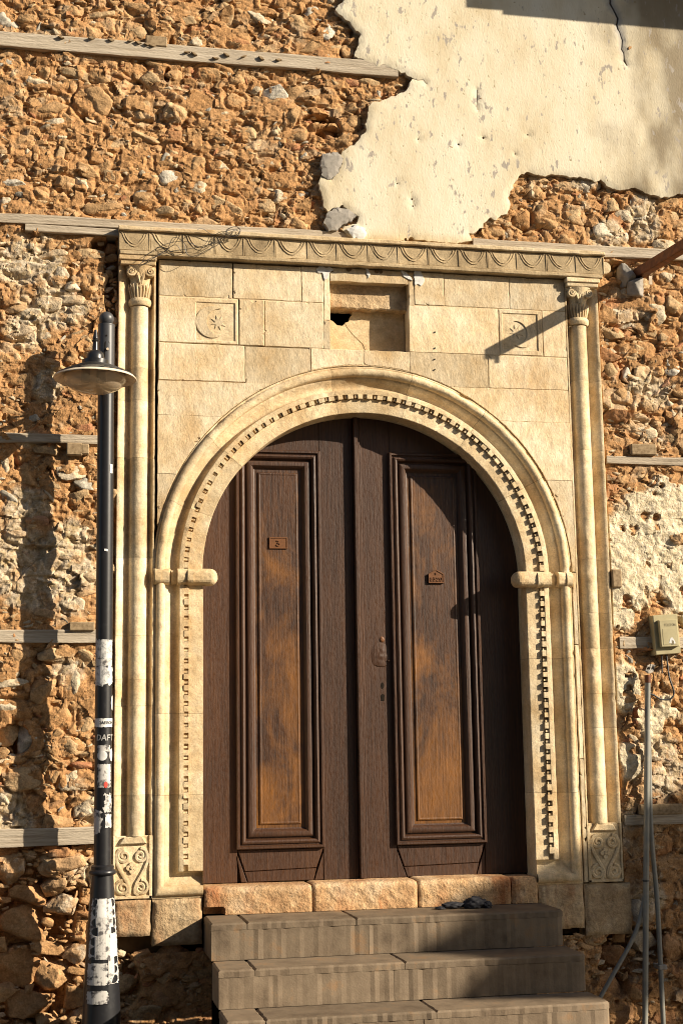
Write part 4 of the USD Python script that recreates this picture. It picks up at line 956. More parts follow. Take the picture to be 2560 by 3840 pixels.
# ---- the filling: a relief of small stones and mud between the larger ones
def axis(a, b, fine, lo, hi, coarse):
    return np.unique(np.concatenate([np.arange(lo, a, coarse), np.arange(a, b, fine), np.arange(b, hi + coarse, coarse)]).round(5))
xs = axis(-.50, 3.75, .0068, -3.0, 6.0, .06); zs = axis(GROUND - .05, 6.0, .0068, GROUND - .1, 7.2, .06)
X, Z = np.meshgrid(xs, zs, indexing='ij')
wx = X + .02 * (meshkit.noise(np.stack([X * 14, Z * 14, X * 0], -1), 31) - .5); wz = Z + .02 * (meshkit.noise(np.stack([X * 14, Z * 14, X * 0], -1), 32) - .5)
def cells(dens, sx, sz, seed, tilt, hgt):
    r = np.random.default_rng(seed)
    n = int(9.0 / sx * 7.4 / sz * dens)
    s = np.c_[r.uniform(-3, 6, n), r.uniform(0, 7.3, n)]
    tree = cKDTree(s / [sx, sz]); d, idx = tree.query(np.c_[wx.ravel() / sx, wz.ravel() / sz], k=2)
    i = idx[:, 0]
    tx, tz, h = r.normal(0, tilt, n), r.normal(0, tilt, n), r.uniform(-hgt, hgt, n)
    y = h[i] + tx[i] * (wx.ravel() - s[i, 0]) + tz[i] * (wz.ravel() - s[i, 1])
    e = d[:, 1] - d[:, 0]
    y = y + .012 * np.exp(-e / .06) * (r.random(n)[i] < .6)
    return y.reshape(X.shape), i.reshape(X.shape), e.reshape(X.shape), n
yb, ib, eb, nb = cells(1.0, .115, .072, 41, .26, .013)
ys, is_, es, ns = cells(1.0, .052, .024, 42, .34, .008)
pick = meshkit.fbm(np.stack([X * 8, Z * 8, X * 0], -1), 3, 33) + .12 * ((X < .3) & (Z < 4.2)) + .10 * (X > 2.9)
w = np.clip((pick - .50) / .06, 0, 1)
left_flank = ((X < .3) & (Z < 4.24)).astype(float); right_flank = ((X > 2.85) & (Z < 4.28)).astype(float)
low = np.clip((1.75 - Z) / .8, 0, 1) * left_flank
lime = blobs(X, Z, LIME, 51); skim = blobs(X, Z, SKIM, 52, 1.15); hollow = blobs(X, Z, HOLLOW, 53, .8)
pock = np.clip((meshkit.fbm(np.stack([X * 15, Z * 15, X * 0], -1), 3, 64) - .665) / .04, 0, 1); skim = skim * (1 - pock); lime = lime * (1 - .6 * pock)
mud = np.clip((meshkit.fbm(np.stack([X * 6, Z * 9, X * 0], -1), 4, 35) - .43) / .12, 0, 1)         # mud smeared over the stones
rel = (.62 + .25 * low) * (w * yb + (1 - w) * ys) * (1 - .60 * mud) * (1 - .75 * skim)
Y = .018 + rel + .030 * (meshkit.fbm(np.stack([X * 4, Z * 4, X * 0], -1), 3, 36) - .5) + .06 * np.clip(meshkit.fbm(np.stack([X * 10, Z * 12, X * 0], -1), 3, 66) - .64, 0, 1) + .008 * (meshkit.fbm(np.stack([X * 45, Z * 45, X * 0], -1), 4, 37) - .5) * (1 - .3 * skim)
Y += hollow * .10 + low * .05 * (meshkit.fbm(np.stack([X * 6, Z * 6, X * 0], -1), 4, 38) - .35) * 2 + low * .10 * np.clip(meshkit.fbm(np.stack([X * 9, Z * 8, X * 0], -1), 3, 69) - .56, 0, .3)
Y -= skim * (.012 + .016 * (meshkit.fbm(np.stack([X * 20, Z * 20, X * 0], -1), 4, 63) - .5))
r = np.random.default_rng(61)
PAL = np.array([(.41, .245, .115), (.44, .27, .13), (.38, .215, .095), (.46, .31, .165), (.49, .36, .22), (.38, .18, .09), (.45, .34, .22), (.50, .40, .27), (.42, .255, .12), (.35, .195, .09)])
tb = PAL[r.integers(0, len(PAL), nb)] * r.uniform(.85, 1.15, (nb, 1)); ts = PAL[r.integers(0, len(PAL), ns)] * r.uniform(.85, 1.15, (ns, 1))
T = w[..., None] * tb[ib] + (1 - w[..., None]) * ts[is_]
MUDC = np.array([.43, .237, .103])
mm = (.45 + .50 * mud)[..., None]; T = T * (1 - mm) + mm * MUDC
T = T * (1 - .25 * np.exp(-np.minimum(eb * 1.5, es * 1.5) / .12)[..., None])
lim_n = meshkit.fbm(np.stack([X * 60, Z * 60, X * 0], -1), 3, 39)[..., None]
T = T * (1 - .85 * lime[..., None]) + .85 * lime[..., None] * (np.array([.47, .385, .265]) + .42 * (lim_n - .5))
T = T * (1 - .93 * skim[..., None]) + .93 * skim[..., None] * (np.array([.64, .55, .385]) + .30 * (lim_n - .5))
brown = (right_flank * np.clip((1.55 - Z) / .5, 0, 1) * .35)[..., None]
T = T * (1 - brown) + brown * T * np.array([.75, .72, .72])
inside = (X > PX0 + .03) & (X < PX1 - .03) & (Z > .60) & (Z < 4.26)
inpl = shapely.contains_xy(plaster_poly.buffer(-.06), X.ravel(), Z.ravel()).reshape(X.shape)
steps_in = (X > .76) & (X < 2.43) & (Z < .75)
bad = inside | inpl | steps_in
n_, m_ = X.shape
P3 = np.stack([X, Y, Z], -1).reshape(-1, 3)
i, j = np.meshgrid(np.arange(n_ - 1), np.arange(m_ - 1), indexing='ij'); a = (i * m_ + j).ravel(); quad = np.c_[a, a + m_, a + m_ + 1, a + 1]
quad = quad[~bad.ravel()[quad].all(1)]
F = np.vstack([quad[:, [0, 1, 2]], quad[:, [0, 2, 3]]])
used = np.unique(F); remap = np.zeros(len(P3), int); remap[used] = np.arange(len(used))
def face_y(x, z):
    i = min(max(np.searchsorted(xs, x), 0), n_ - 1); k = min(max(np.searchsorted(zs, z), 0), m_ - 1)
    i0, i1, k0, k1 = max(0, i - 3), i + 4, max(0, k - 3), k + 4
    return float(Y[i0:i1, k0:k1].mean()), float(lime[i, k]), float(skim[i, k]), float(low[i, k]), float(hollow[i, k])

# ---- single stones
def unit_rock(r, sub, planes, box_):
    s = trimesh.creation.icosphere(subdivisions=sub); d = np.array(s.vertices); q = box_
    rad = 1 / (np.abs(d) ** q).sum(1) ** (1 / q)
    for _ in range(planes):
        nrm = r.normal(size=3); nrm /= np.linalg.norm(nrm); k = r.uniform(.60, .98); c = d @ nrm
        rad = np.where(c > 1e-3, np.minimum(rad, k / np.maximum(c, 1e-3)), rad)
    return d * rad[:, None], np.array(s.faces)
rr_ = np.random.default_rng(71)
BIG = [unit_rock(rr_, 3, 15, rr_.uniform(3.2, 6.5)) for _ in range(14)]
MID = [unit_rock(rr_, 2, 12, rr_.uniform(3.2, 6.5)) for _ in range(20)]
SMALL = []
for _ in range(50):
    d = rr_.normal(size=(rr_.integers(12, 19), 3)); d /= np.linalg.norm(d, axis=1, keepdims=True); q = rr_.uniform(2.5, 6)
    d = d / (np.abs(d) ** q).sum(1, keepdims=True) ** (1 / q) * rr_.uniform(.8, 1.0, (len(d), 1)); SMALL.append(hull(d))
def place(unit, x, y, z, w_, d_, h_, ang, r):
    v, f = unit; v = v * [w_ / 2, d_ / 2, h_ / 2] * r.choice([-1, 1], 3)
    v = v + 0.0
    if np.prod(np.sign([1, 1, 1])) < 0: f = f[:, ::-1]
    c, s = math.cos(ang), math.sin(ang); v = np.c_[v[:, 0] * c - v[:, 2] * s, v[:, 1], v[:, 0] * s + v[:, 2] * c]
    t1, t2 = r.normal(0, .10, 2)
    v = v + np.c_[np.zeros(len(v)), v[:, 0] * t1 + v[:, 2] * t2, np.zeros(len(v))]
    return v + [x, y, z], f
def try_place(x, z, w_, h_, ang, limit, mark=.92):
    R_ = max(w_, h_) * .6
    i0, i1 = int((x - R_ - GX0) / RES), int((x + R_ - GX0) / RES) + 1; k0, k1 = int((z - R_ - GZ0) / RES), int((z + R_ - GZ0) / RES) + 1
    if i0 < 0 or k0 < 0 or i1 >= NX or k1 >= NZ: return False
    dx = cx_[i0:i1, k0:k1] - x; dz = cz_[i0:i1, k0:k1] - z; c, s = math.cos(ang), math.sin(ang)
    e = (np.abs(dx * c + dz * s) / (w_ / 2)) ** 2.6 + (np.abs(-dx * s + dz * c) / (h_ / 2)) ** 2.6
    m_ = e < 1
    tot = m_.sum()
    if tot == 0 or (occ[i0:i1, k0:k1] & m_).sum() > limit * tot: return False
    if mark: occ[i0:i1, k0:k1] |= e < mark ** 2.6
    return True
O, TN, PA, WH, GR, BR, RU = (.41, .255, .125), (.45, .315, .175), (.52, .42, .285), (.58, .52, .42), (.38, .345, .28), (.38, .175, .09), (.35, .195, .095)
# the larger stones that one can pick out, read off the photograph: x, y, width, height, turn, colour
LARGE = [(320, 12, 52, 36, 0, O), (60, 38, 48, 40, 0, O), (432, 25, 84, 52, -10, TN), (512, 24, 58, 56, 0, TN), (602, 30, 80, 58, 10, PA), (692, 48, 72, 46, -12, TN), (523, 80, 78, 54, 0, TN), (447, 86, 50, 42, 0, PA), (622, 104, 76, 40, 8, TN), (707, 99, 70, 50, -20, O), (748, 65, 40, 50, 20, WH), (310, 66, 56, 46, 10, TN), (366, 64, 64, 60, 0, O), (228, 33, 66, 26, -14, TN), (730, 25, 60, 34, 0, GR), (160, 20, 60, 40, 0, O), (30, 92, 60, 30, 0, O), (210, 75, 50, 40, 0, O), (265, 85, 40, 40, 0, O),
         (315, 160, 50, 46, 0, O), (352, 184, 58, 46, 25, TN), (475, 166, 58, 34, 0, O), (107, 156, 46, 44, 0, O), (82, 186, 54, 34, 0, PA), (106, 240, 86, 62, 0, O), (215, 230, 86, 84, 20, O), (322, 245, 80, 56, 10, TN), (402, 257, 60, 50, 0, TN), (54, 312, 86, 60, -8, O), (730, 216, 124, 52, 0, O), (637, 211, 56, 32, -8, WH), (590, 200, 40, 26, 0, PA), (24, 415, 60, 24, 3, WH), (396, 404, 52, 36, -5, WH), (522, 476, 86, 66, 15, TN), (620, 371, 60, 30, 0, PA), (645, 412, 84, 44, 0, TN), (756, 290, 44, 46, 0, RU), (725, 282, 26, 34, 10, TN), (803, 280, 56, 46, 0, O), (455, 330, 60, 36, 10, TN), (150, 420, 50, 40, 20, O), (90, 440, 46, 36, 0, O), (340, 460, 60, 36, 0, O), (260, 400, 46, 30, 0, TN), (240, 470, 90, 46, 0, O), (500, 380, 50, 32, 0, PA), (20, 470, 40, 40, 10, PA), (560, 300, 60, 40, 0, TN), (680, 300, 56, 42, 12, O), (600, 470, 60, 40, 0, TN), (690, 470, 50, 40, 0, O), (160, 330, 40, 30, 0, O), (30, 230, 50, 50, 0, O), (260, 330, 50, 34, 0, TN), (540, 230, 46, 40, 0, O), (470, 230, 46, 36, 0, TN), (800, 115, 30, 36, 0, O),
         (60, 612, 90, 44, 0, PA), (212, 640, 66, 64, 0, TN), (132, 633, 46, 42, 0, PA), (107, 694, 60, 36, 0, TN), (162, 686, 62, 22, 0, TN), (40, 755, 80, 50, 0, O), (145, 930, 62, 56, 0, PA), (45, 872, 62, 30, 0, O), (200, 1113, 52, 34, 0, GR), (15, 1068, 36, 60, 0, PA), (165, 1084, 62, 40, 0, PA), (100, 905, 60, 40, 10, TN), (212, 930, 40, 50, 0, O), (185, 1145, 50, 40, 0, TN), (60, 1090, 50, 50, 0, O), (110, 1030, 60, 26, 0, TN), (120, 580, 60, 26, 0, TN), (195, 580, 80, 24, 0, TN), (30, 700, 50, 30, 0, O), (200, 780, 40, 40, 0, TN), (30, 950, 50, 40, 0, O), (190, 990, 50, 30, 0, O),
         (192, 1216, 60, 52, 0, PA), (172, 1568, 72, 78, 5, PA), (25, 1632, 96, 46, 0, PA), (14, 1682, 46, 56, 0, TN), (66, 1702, 62, 72, 0, GR), (175, 1391, 52, 42, 0, PA), (125, 1506, 62, 32, 0, TN), (50, 1510, 60, 50, 0, O), (100, 1590, 50, 60, 0, O), (190, 1470, 50, 40, 0, TN), (30, 1570, 60, 26, 0, PA), (130, 1650, 60, 50, 0, O), (200, 1650, 40, 60, 0, TN), (160, 1720, 70, 44, 0, TN), (185, 1440, 60, 20, 0, GR),
         (56, 1788, 78, 56, 0, TN), (78, 1842, 40, 52, 20, RU), (10, 1840, 48, 62, 0, PA), (178, 1794, 84, 50, 0, PA), (128, 1889, 66, 30, 5, TN), (190, 1850, 60, 56, 0, PA), (136, 1986, 92, 62, -8, TN), (176, 1978, 26, 42, 30, WH), (20, 1992, 56, 80, 0, PA), (200, 2062, 34, 44, 0, TN), (190, 2145, 44, 48, 0, TN), (290, 2268, 54, 42, -10, TN), (170, 2194, 50, 46, 0, PA), (50, 2130, 90, 80, 0, RU), (140, 2080, 66, 54, 0, PA), (60, 2060, 70, 50, 0, RU), (120, 2250, 80, 70, 0, TN), (40, 2230, 80, 80, 0, RU), (180, 2300, 80, 60, 0, TN), (60, 2320, 90, 60, 0, RU), (250, 2220, 60, 40, 0, TN), (225, 2010, 40, 60, 0, TN), (20, 1930, 40, 30, 0, TN), (80, 1935, 50, 36, 0, TN), (180, 1935, 50, 26, 0, BR), (320, 2190, 70, 40, 0, TN), (400, 2200, 80, 60, 0, RU), (380, 2290, 90, 60, 0, RU), (330, 2330, 70, 50, 0, TN), (420, 2340, 60, 50, 0, RU), (290, 2140, 60, 24, 0, TN), (245, 2120, 44, 34, 0, TN),
         (1402, 534, 84, 54, -8, WH), (1136, 530, 50, 42, 0, O), (1350, 424, 64, 38, -10, GR), (1290, 425, 50, 34, 0, TN), (1230, 440, 56, 40, 0, O), (1250, 500, 60, 44, 0, O), (1320, 490, 60, 50, 0, TN), (1470, 470, 50, 60, 0, GR), (1540, 500, 50, 40, 0, TN), (1200, 500, 46, 50, 10, O), (1300, 545, 60, 36, 0, O), (1470, 540, 50, 50, 0, TN), (1530, 560, 60, 30, 0, PA), (1400, 470, 50, 40, 0, TN), (1210, 550, 40, 30, 0, O), (1240, 410, 50, 20, 0, TN),
         (1419, 720, 82, 58, 0, PA), (1500, 708, 72, 70, 0, PA), (1409, 763, 56, 30, 0, TN), (1484, 800, 62, 42, 0, TN), (1444, 858, 26, 34, 10, WH), (1504, 933, 70, 42, 0, WH), (1414, 958, 52, 26, 0, PA), (1479, 988, 72, 40, 0, PA), (1544, 838, 44, 44, 0, WH), (1550, 690, 46, 60, 0, TN), (1440, 800, 50, 40, 0, O), (1410, 850, 40, 60, 0, TN), (1540, 770, 50, 40, 10, TN), (1480, 860, 40, 40, 0, TN), (1430, 908, 50, 40, 0, O), (1550, 950, 40, 60, 0, PA), (1410, 1015, 44, 40, 0, O), (1545, 1010, 46, 40, 0, TN), (1470, 650, 50, 30, 0, TN), (1530, 635, 40, 36, 0, PA),
         (1519, 1940, 62, 48, 0, TN), (1400, 1700, 50, 50, 0, O), (1500, 1780, 70, 60, 0, PA), (1545, 1690, 50, 40, 0, TN), (1400, 1960, 50, 46, 0, RU), (1520, 2060, 70, 60, 0, TN), (1440, 2020, 40, 50, 0, PA), (1370, 2150, 60, 40, 0, TN), (1420, 2200, 60, 56, 0, RU), (1490, 2160, 60, 60, 0, PA), (1550, 2180, 50, 70, 0, RU), (1400, 2270, 70, 60, 0, RU), (1480, 2270, 80, 70, 0, RU), (1540, 2290, 60, 60, 0, TN), (1390, 2090, 50, 34, 0, TN), (1460, 2100, 50, 50, 0, GR), (1440, 2330, 80, 50, 0, RU), (1530, 2340, 80, 60, 0, RU), (1420, 1610, 30, 60, 0, O), (1480, 1500, 60, 40, 0, BR), (1540, 1560, 50, 40, 0, TN), (1430, 1330, 34, 26, 0, O), (1390, 1905, 40, 40, 0, TN), (1470, 1870 - 60, 50, 36, 0, TN)]
cand = []
rr_ = np.random.default_rng(73)
for x, y, w_, h_, ang, col in LARGE:
    c = A(x, y, .01); sc = 1 / 434
    if try_place(c[0], c[2], w_ * sc * .96, h_ * sc * .96, -math.radians(ang), .22):
        cand.append((c[0], c[2], w_ * sc, h_ * sc, -math.radians(ang), col, 'L'))
free = np.argwhere(~occ)
bands = [(.09, .15, 700), (.06, .09, 2600), (.040, .06, 5000), (.024, .040, 7000)]
for lo_, hi_, tries in bands:
    free = np.argwhere(~occ); pk = free[rr_.integers(0, len(free), tries)]
    for i, k in pk:
        x, z = GX0 + (i + .5) * RES, GZ0 + (k + .5) * RES
        if x < -.5 or x > 3.8: continue
        w_ = rr_.uniform(lo_, hi_); chip = rr_.random() < .6
        h_ = w_ * (rr_.uniform(.25, .45) if chip else rr_.uniform(.55, .9))
        ang = rr_.normal(0, .35) if rr_.random() < .8 else rr_.uniform(-1.5, 1.5)
        if hi_ > .05 and (X[0, 0] if False else 0): continue
        if try_place(x, z, w_, h_, ang, .10):
            pr = rr_.random()
            col = O if pr < .42 else TN if pr < .66 else RU if pr < .74 else PA if pr < .88 else BR if pr < .94 else GR
            cand.append((x, z, w_, h_, ang, col, 'C' if chip else 'S'))
cand.sort(key=lambda c: -(c[2] * c[3]) * (1.0 if -.36 < c[0] < 3.53 and .15 < c[1] < 5.86 else .01))
# mud shrinks away from the larger stones: grooves along parts of their outlines
gn = meshkit.fbm(np.stack([X * 16, Z * 16, X * 0], -1), 3, 68)
for x, z, w_, h_, ang, col, kd in cand:
    if kd != 'L' and w_ < .055: continue
    R_ = max(w_, h_) * .75
    i0, i1 = np.searchsorted(xs, [x - R_, x + R_]); k0, k1 = np.searchsorted(zs, [z - R_, z + R_])
    dx = X[i0:i1, k0:k1] - x; dz = Z[i0:i1, k0:k1] - z; c, s_ = math.cos(ang), math.sin(ang)
    e = ((np.abs(dx * c + dz * s_) / (w_ / 2)) ** 2.6 + (np.abs(-dx * s_ + dz * c) / (h_ / 2)) ** 2.6) ** (1 / 2.6)
    wd = .010 / (min(w_, h_) / 2)
    Y[i0:i1, k0:k1] += (.017 if kd == 'L' else .009) * np.exp(-((e - 1.08) / wd) ** 2) * np.clip((gn[i0:i1, k0:k1] - .42) / .12, 0, 1) * (1 - skim[i0:i1, k0:k1])
edge_zone = (X > PX0 - .012) & (X < PX1 + .012) & (Z > .62) & (Z < 4.27); Y = np.where(edge_zone, np.maximum(Y, .035), Y)
P3 = np.stack([X, Y, Z], -1).reshape(-1, 3)
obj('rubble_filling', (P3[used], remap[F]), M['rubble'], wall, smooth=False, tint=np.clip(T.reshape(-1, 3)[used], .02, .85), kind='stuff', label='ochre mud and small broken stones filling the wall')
def blended(v, f, amount):
    """Corners of faceted stone shaded between flat and round."""
    p = v[f].reshape(-1, 3); a = v[f]; fn = np.cross(a[:, 1] - a[:, 0], a[:, 2] - a[:, 0]); fn /= np.maximum(np.linalg.norm(fn, axis=1, keepdims=True), 1e-12)
    vn = np.zeros_like(v)
    for q in range(3): np.add.at(vn, f[:, q], fn)
    vn /= np.maximum(np.linalg.norm(vn, axis=1, keepdims=True), 1e-12)
    n = np.repeat(fn, 3, 0) * (1 - amount) + vn[f].reshape(-1, 3) * amount
    return p, np.arange(len(p)).reshape(-1, 3), n / np.maximum(np.linalg.norm(n, axis=1, keepdims=True), 1e-12)
NSTONE = 298
rv, rf, rn, rt_, nn = [], [], [], [], 0
for q, (x, z, w_, h_, ang, col, kd) in enumerate(cand):
    fy, li, sk, lw, ho = face_y(x, z)
    if sk > .6 and kd != 'L' and rr_.random() < .85: continue
    if li > .6 and kd != 'L' and rr_.random() < .55: continue
    s_ = min(w_, h_)
    proud = rr_.uniform(.000, .008) + .10 * s_ * rr_.uniform(.3, 1.0) + lw * .018
    if kd == 'L': proud = rr_.uniform(.003, .015) + lw * .012
    if sk > .4: proud *= .35
    d_ = max(.03, s_ * (.85 if kd == 'L' else 1.0))
    yc = fy * (1 if ho < .3 else .5) - proud + d_ / 2
    if (x + w_ * .6 > PX0 - .01 and x < .5 and z < 4.25) or (x - w_ * .6 < PX1 + .01 and x > 2.5 and z < 4.25): yc = max(yc, d_ / 2 + .004)
    c = np.array(col) * rr_.uniform(.88, 1.12); mudf = rr_.uniform(.15, .6) if col not in (WH, GR) or kd != 'L' else rr_.uniform(.1, .35)
    if x < .3 and z < 1.25: mudf = rr_.uniform(.45, .85); c = c * (1 - mudf) + MUDC * mudf
    if li > .2: c = c * (1 - .6 * li) + .6 * li * np.array([.52, .44, .32])
    if sk > .3: c = c * .4 + .6 * np.array([.62, .51, .33])
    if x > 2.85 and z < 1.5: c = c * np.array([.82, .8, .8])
    if q < NSTONE:
        lib = BIG if w_ * h_ > .0075 else MID
        v, f = place(lib[rr_.integers(len(lib))], x, yc, z, w_ * 1.14, d_, h_ * 1.14, ang, rr_)
        ctr = np.array([x, yc, z]); dirs = v - ctr; L_ = np.linalg.norm(dirs, axis=1, keepdims=True)
        amp = .24 * s_
        nz_ = (meshkit.fbm(v * (1.3 / s_) + q, 4, q) - .5) * 1.4 + .35 * (meshkit.fbm(v * 90, 3, q + 3) - .5)
        v = v + dirs / np.maximum(L_, 1e-9) * (amp * nz_)[:, None]
        keep = v[f][:, :, 1].min(1) < fy + .035
        f = f[keep]
        cr_ = np.clip((meshkit.fbm(v * 28 + q, 4, 77) - .52) / .1, 0, 1)[:, None]
        crust = np.array([.60, .53, .42]) if sum(col) > 1.0 else np.array([.47, .29, .145])
        tv = c * (1 - .5 * cr_) + .5 * cr_ * crust
        tv = tv * (.86 + .28 * meshkit.fbm(v * 60, 3, 78))[:, None]
        p, ff, n3 = blended(v, f, .45)
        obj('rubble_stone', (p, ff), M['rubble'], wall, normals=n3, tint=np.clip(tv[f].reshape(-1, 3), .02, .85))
    else:
        v, f = place(SMALL[rr_.integers(len(SMALL))], x, yc, z, w_ * 1.05, d_, h_ * 1.05, ang, rr_)
        p, ff, n3 = blended(v, f, .35)
        rv.append(p); rf.append(ff + nn); rn.append(n3); rt_.append(np.broadcast_to(c, (len(p), 3))); nn += len(p)
obj('small_stones', (np.vstack(rv), np.vstack(rf)), M['rubble'], wall, normals=np.vstack(rn), tint=np.clip(np.vstack(rt_), .02, .85), kind='stuff', label='small chips of stone and brick bedded in the ochre mud')
# back of the wall, so that no light leaks in
obj('wall_body', box(-3.0, 6.0, .52, .56, GROUND - .1, 7.2), M['dark'], wall)
obj('wall_top', box(-3.0, 6.0, .02, .56, 7.2, 7.24), M['dark'], wall)

# ================================================================== street lamp in front of the wall
def AF(x, y, Y=0.0): return A(x / K, y / K, Y)
LY = -0.17
ptop, pbot = AF(399, 1217, LY), AF(384, 3256, LY)
lean = (ptop - pbot) / (ptop[2] - pbot[2])
def axis_at(z): return pbot + lean * (z - pbot[2])
base0 = axis_at(GROUND)
lamp = thing('street_lamp', 'black street lamp with a sticker covered post and wide shade left of the portal', 'street lamp', base0)
zc_, zt = pbot[2], ptop[2]
def prad(z):
    return float(np.interp(z, [GROUND, .14, .30, zc_ - .33, zc_ - .10, zc_ - .03, zc_ - .029, zc_, zt], [.112, .108, .093, .072, .056, .0515, .0415, .0415, .0405]))
def turned(prof, n=64):
    """prof: (radius, height z) along the leaning post."""
    a = np.linspace(0, 2 * np.pi, n + 1)
    P = np.array([[axis_at(z) + [r * math.cos(q), r * math.sin(q), 0] for q in a] for r, z in prof])
    v, f = grid(P); return v, f[:, ::-1]
obj('base', turned([(.112, GROUND), (.108, .14), (.093, .30), (.072, zc_ - .33), (.056, zc_ - .10), (.0515, zc_ - .03)]), M['post'], lamp, smooth=40)
obj('collar', turned([(.050, zc_ - .034), (.062, zc_ - .030), (.066, zc_ - .020), (.062, zc_ - .010), (.054, zc_ - .006), (.055, zc_ + .008), (.048, zc_ + .014), (.041, zc_ + .016)]), M['post'], lamp, smooth=50)
obj('pole', turned([(.0415, zc_ + .01), (.041, 2.2), (.0405, zt - .29), (.0405, zt - .288)]), M['post'], lamp, smooth=40)
obj('pole_head', turned([(.0412, zt - .288), (.0412, zt - .012), (.0425, zt - .010), (.0425, zt - .002), (.030, zt + .001)]), M['cap_metal'], lamp, smooth=40)
bc = axis_at(zt + .030)
obj('ball', lathe([(.0375 * math.sin(t) + 1e-4, .0375 * -math.cos(t)) for t in np.linspace(0, math.pi, 15)], bc, 24), M['cap_metal'], lamp, smooth=60)
def wrap(pts2, lift, lamp_angle0=None):
    """(angle, z) -> post surface; angle 0 faces the street camera side, positive to the right."""
    out = []
    for a, z in pts2:
        r = prad(z) + lift; q = -math.pi / 2 + a
        out.append(axis_at(z) + [r * math.cos(q), r * math.sin(q), 0])
    return np.array(out)
def pz(y): return AF(386, y, LY - .04)[2]
def patch(y0, y1, a0, a1, material, name='sticker', lift=.0012, rag=.05, seed=0, parent=None, shape=None, label=None):
    z0, z1 = pz(y1), pz(y0); r = np.random.default_rng(500 + seed)
    if shape == 'round':
        t = np.linspace(0, 2 * np.pi, 22, endpoint=False); o = np.c_[(a0 + a1) / 2 + (a1 - a0) / 2 * np.cos(t), (z0 + z1) / 2 + (z1 - z0) / 2 * np.sin(t)]
    else:
        o = dense(np.array([(a0, z0), (a1, z0), (a1, z1), (a0, z1)]) * [.04, 1], .006, 0, r) * [25, 1]
        o = o + r.normal(0, 1, o.shape) * [rag * .8, rag * .035]
    g = np.stack(np.meshgrid(np.linspace(a0, a1, 14), np.linspace(z0, z1, 10)), -1).reshape(-1, 2)
    poly = sg.Polygon(o * [.04, 1]).buffer(0)
    poly = poly if poly.geom_type == 'Polygon' else max(poly.geoms, key=lambda q: q.area)
    g = g[shapely.contains_xy(poly.buffer(-.002), g[:, 0] * .04, g[:, 1])]
    b = np.array(poly.exterior.coords)[:-1] / [.04, 1]
    al = np.vstack([b, g]); tri = Delaunay(al * [.04, 1]).simplices
    c = (al[tri].mean(1)) * [.04, 1]; tri = tri[shapely.contains_xy(poly, c[:, 0], c[:, 1])]
    return obj(name, (wrap(al, lift), tri), material, parent or lamp, label=label)
def wrap_text(text, h, a0, y, material, parent, lift=.0022, slant=0.0):
    t = meshkit.text_mesh(text, h, .0004, True).subdivide(); v, f = np.array(t.vertices), np.array(t.faces)
    z = pz(y); pts_ = np.c_[a0 + (v[:, 0] + slant * v[:, 1]) / .042, z + v[:, 1]]
    w_ = wrap(pts_, lift); return obj('lettering', (w_, f), material, parent)
patch(1738, 1772, .55, .95, M['paper_white'], seed=1, rag=.02)
patch(2058, 2066, -.1, .35, M['paper_white'], seed=2, rag=.02)
patch(2398, 2470, -1.3, 1.15, M['paper'], seed=3); patch(2471, 2497, -1.25, 1.1, M['paper_worn'], seed=4); patch(2499, 2568, -1.25, 1.3, M['paper'], seed=5, rag=.12)
patch(2608, 2664, .95, 1.7, M['paper_white'], seed=6, shape='round')
s_ = patch(2694, 2727, -1.35, 1.35, M['paper_white'], seed=7, rag=.03); wrap_text('\u0417\u0410\u0415\u0412\u041e\u041d', .0135, -.55, 2716, M['ink'], s_)
wrap_text('DAFT', .027, -.95, 2777, M['paper_white'], lamp, .0015, .12)
patch(2795, 2820, -.7, .8, M['paper_worn'], seed=8); patch(2815, 2853, -.75, .45, M['paper_white'], seed=9, shape='round'); patch(2808, 2856, .75, 1.5, M['paper_white'], seed=10, shape='round')
s_ = patch(2866, 2954, -.65, .95, M['paper_worn'], seed=11); patch(2932, 2956, .05, .5, M['red'], seed=12, shape='round', lift=.002, parent=s_)
patch(2976, 3048, .1, 1.2, M['paper_worn'], seed=13, rag=.1); patch(3040, 3128, -1.5, -.2, M['paper_worn'], seed=14, rag=.12); patch(3056, 3104, .25, 1.2, M['paper'], seed=15)
patch(3370, 3690, -.95, 1.25, M['paper_worn'], seed=16, rag=.05, label='worn white poster remains on the tapered base')
patch(3372, 3440, -.4, .3, M['paper_white'], seed=17, rag=.06, lift=.0018)
patch(3500, 3590, .5, 1.1, M['paper_white'], seed=27, rag=.06, lift=.0018)
ad = patch(3596, 3762, -1.0, .35, M['post'], name='access_door', seed=18, rag=.0, lift=.004); patch(3610, 3690, -.9, .3, M['paper_worn'], seed=19, rag=.04, lift=.0052, parent=ad); patch(3712, 3760, -.85, .3, M['paper_worn'], seed=20, rag=.04, lift=.0052, parent=ad)
# slot and bolt under the ball
z_ = lambda y: AF(399, y, LY - .04)[2]
slot = [(-.25, z_(1375)), (.42, z_(1375)), (.42, z_(1285)), (.25, z_(1279)), (-.1, z_(1279)), (-.25, z_(1285))]
obj('slot', (wrap(slot, .0009), np.array([[0, 1, 2], [0, 2, 3], [0, 3, 4], [0, 4, 5]])), M['dark'], lamp)
bp = wrap([(.12, z_(1309))], .002)[0]; obj('bolt', hull([bp + [.007 * math.cos(t), -k, .007 * math.sin(t)] for t in np.linspace(0, 6.28, 8) for k in (0, .006)]), M['enamel'], lamp)
bp = wrap([(-.02, z_(1258))], .001)[0]; obj('bolt_hole', hull([bp + [.005 * math.cos(t), -k, .005 * math.sin(t)] for t in np.linspace(0, 6.28, 8) for k in (0, .001)]), M['dark'], lamp)
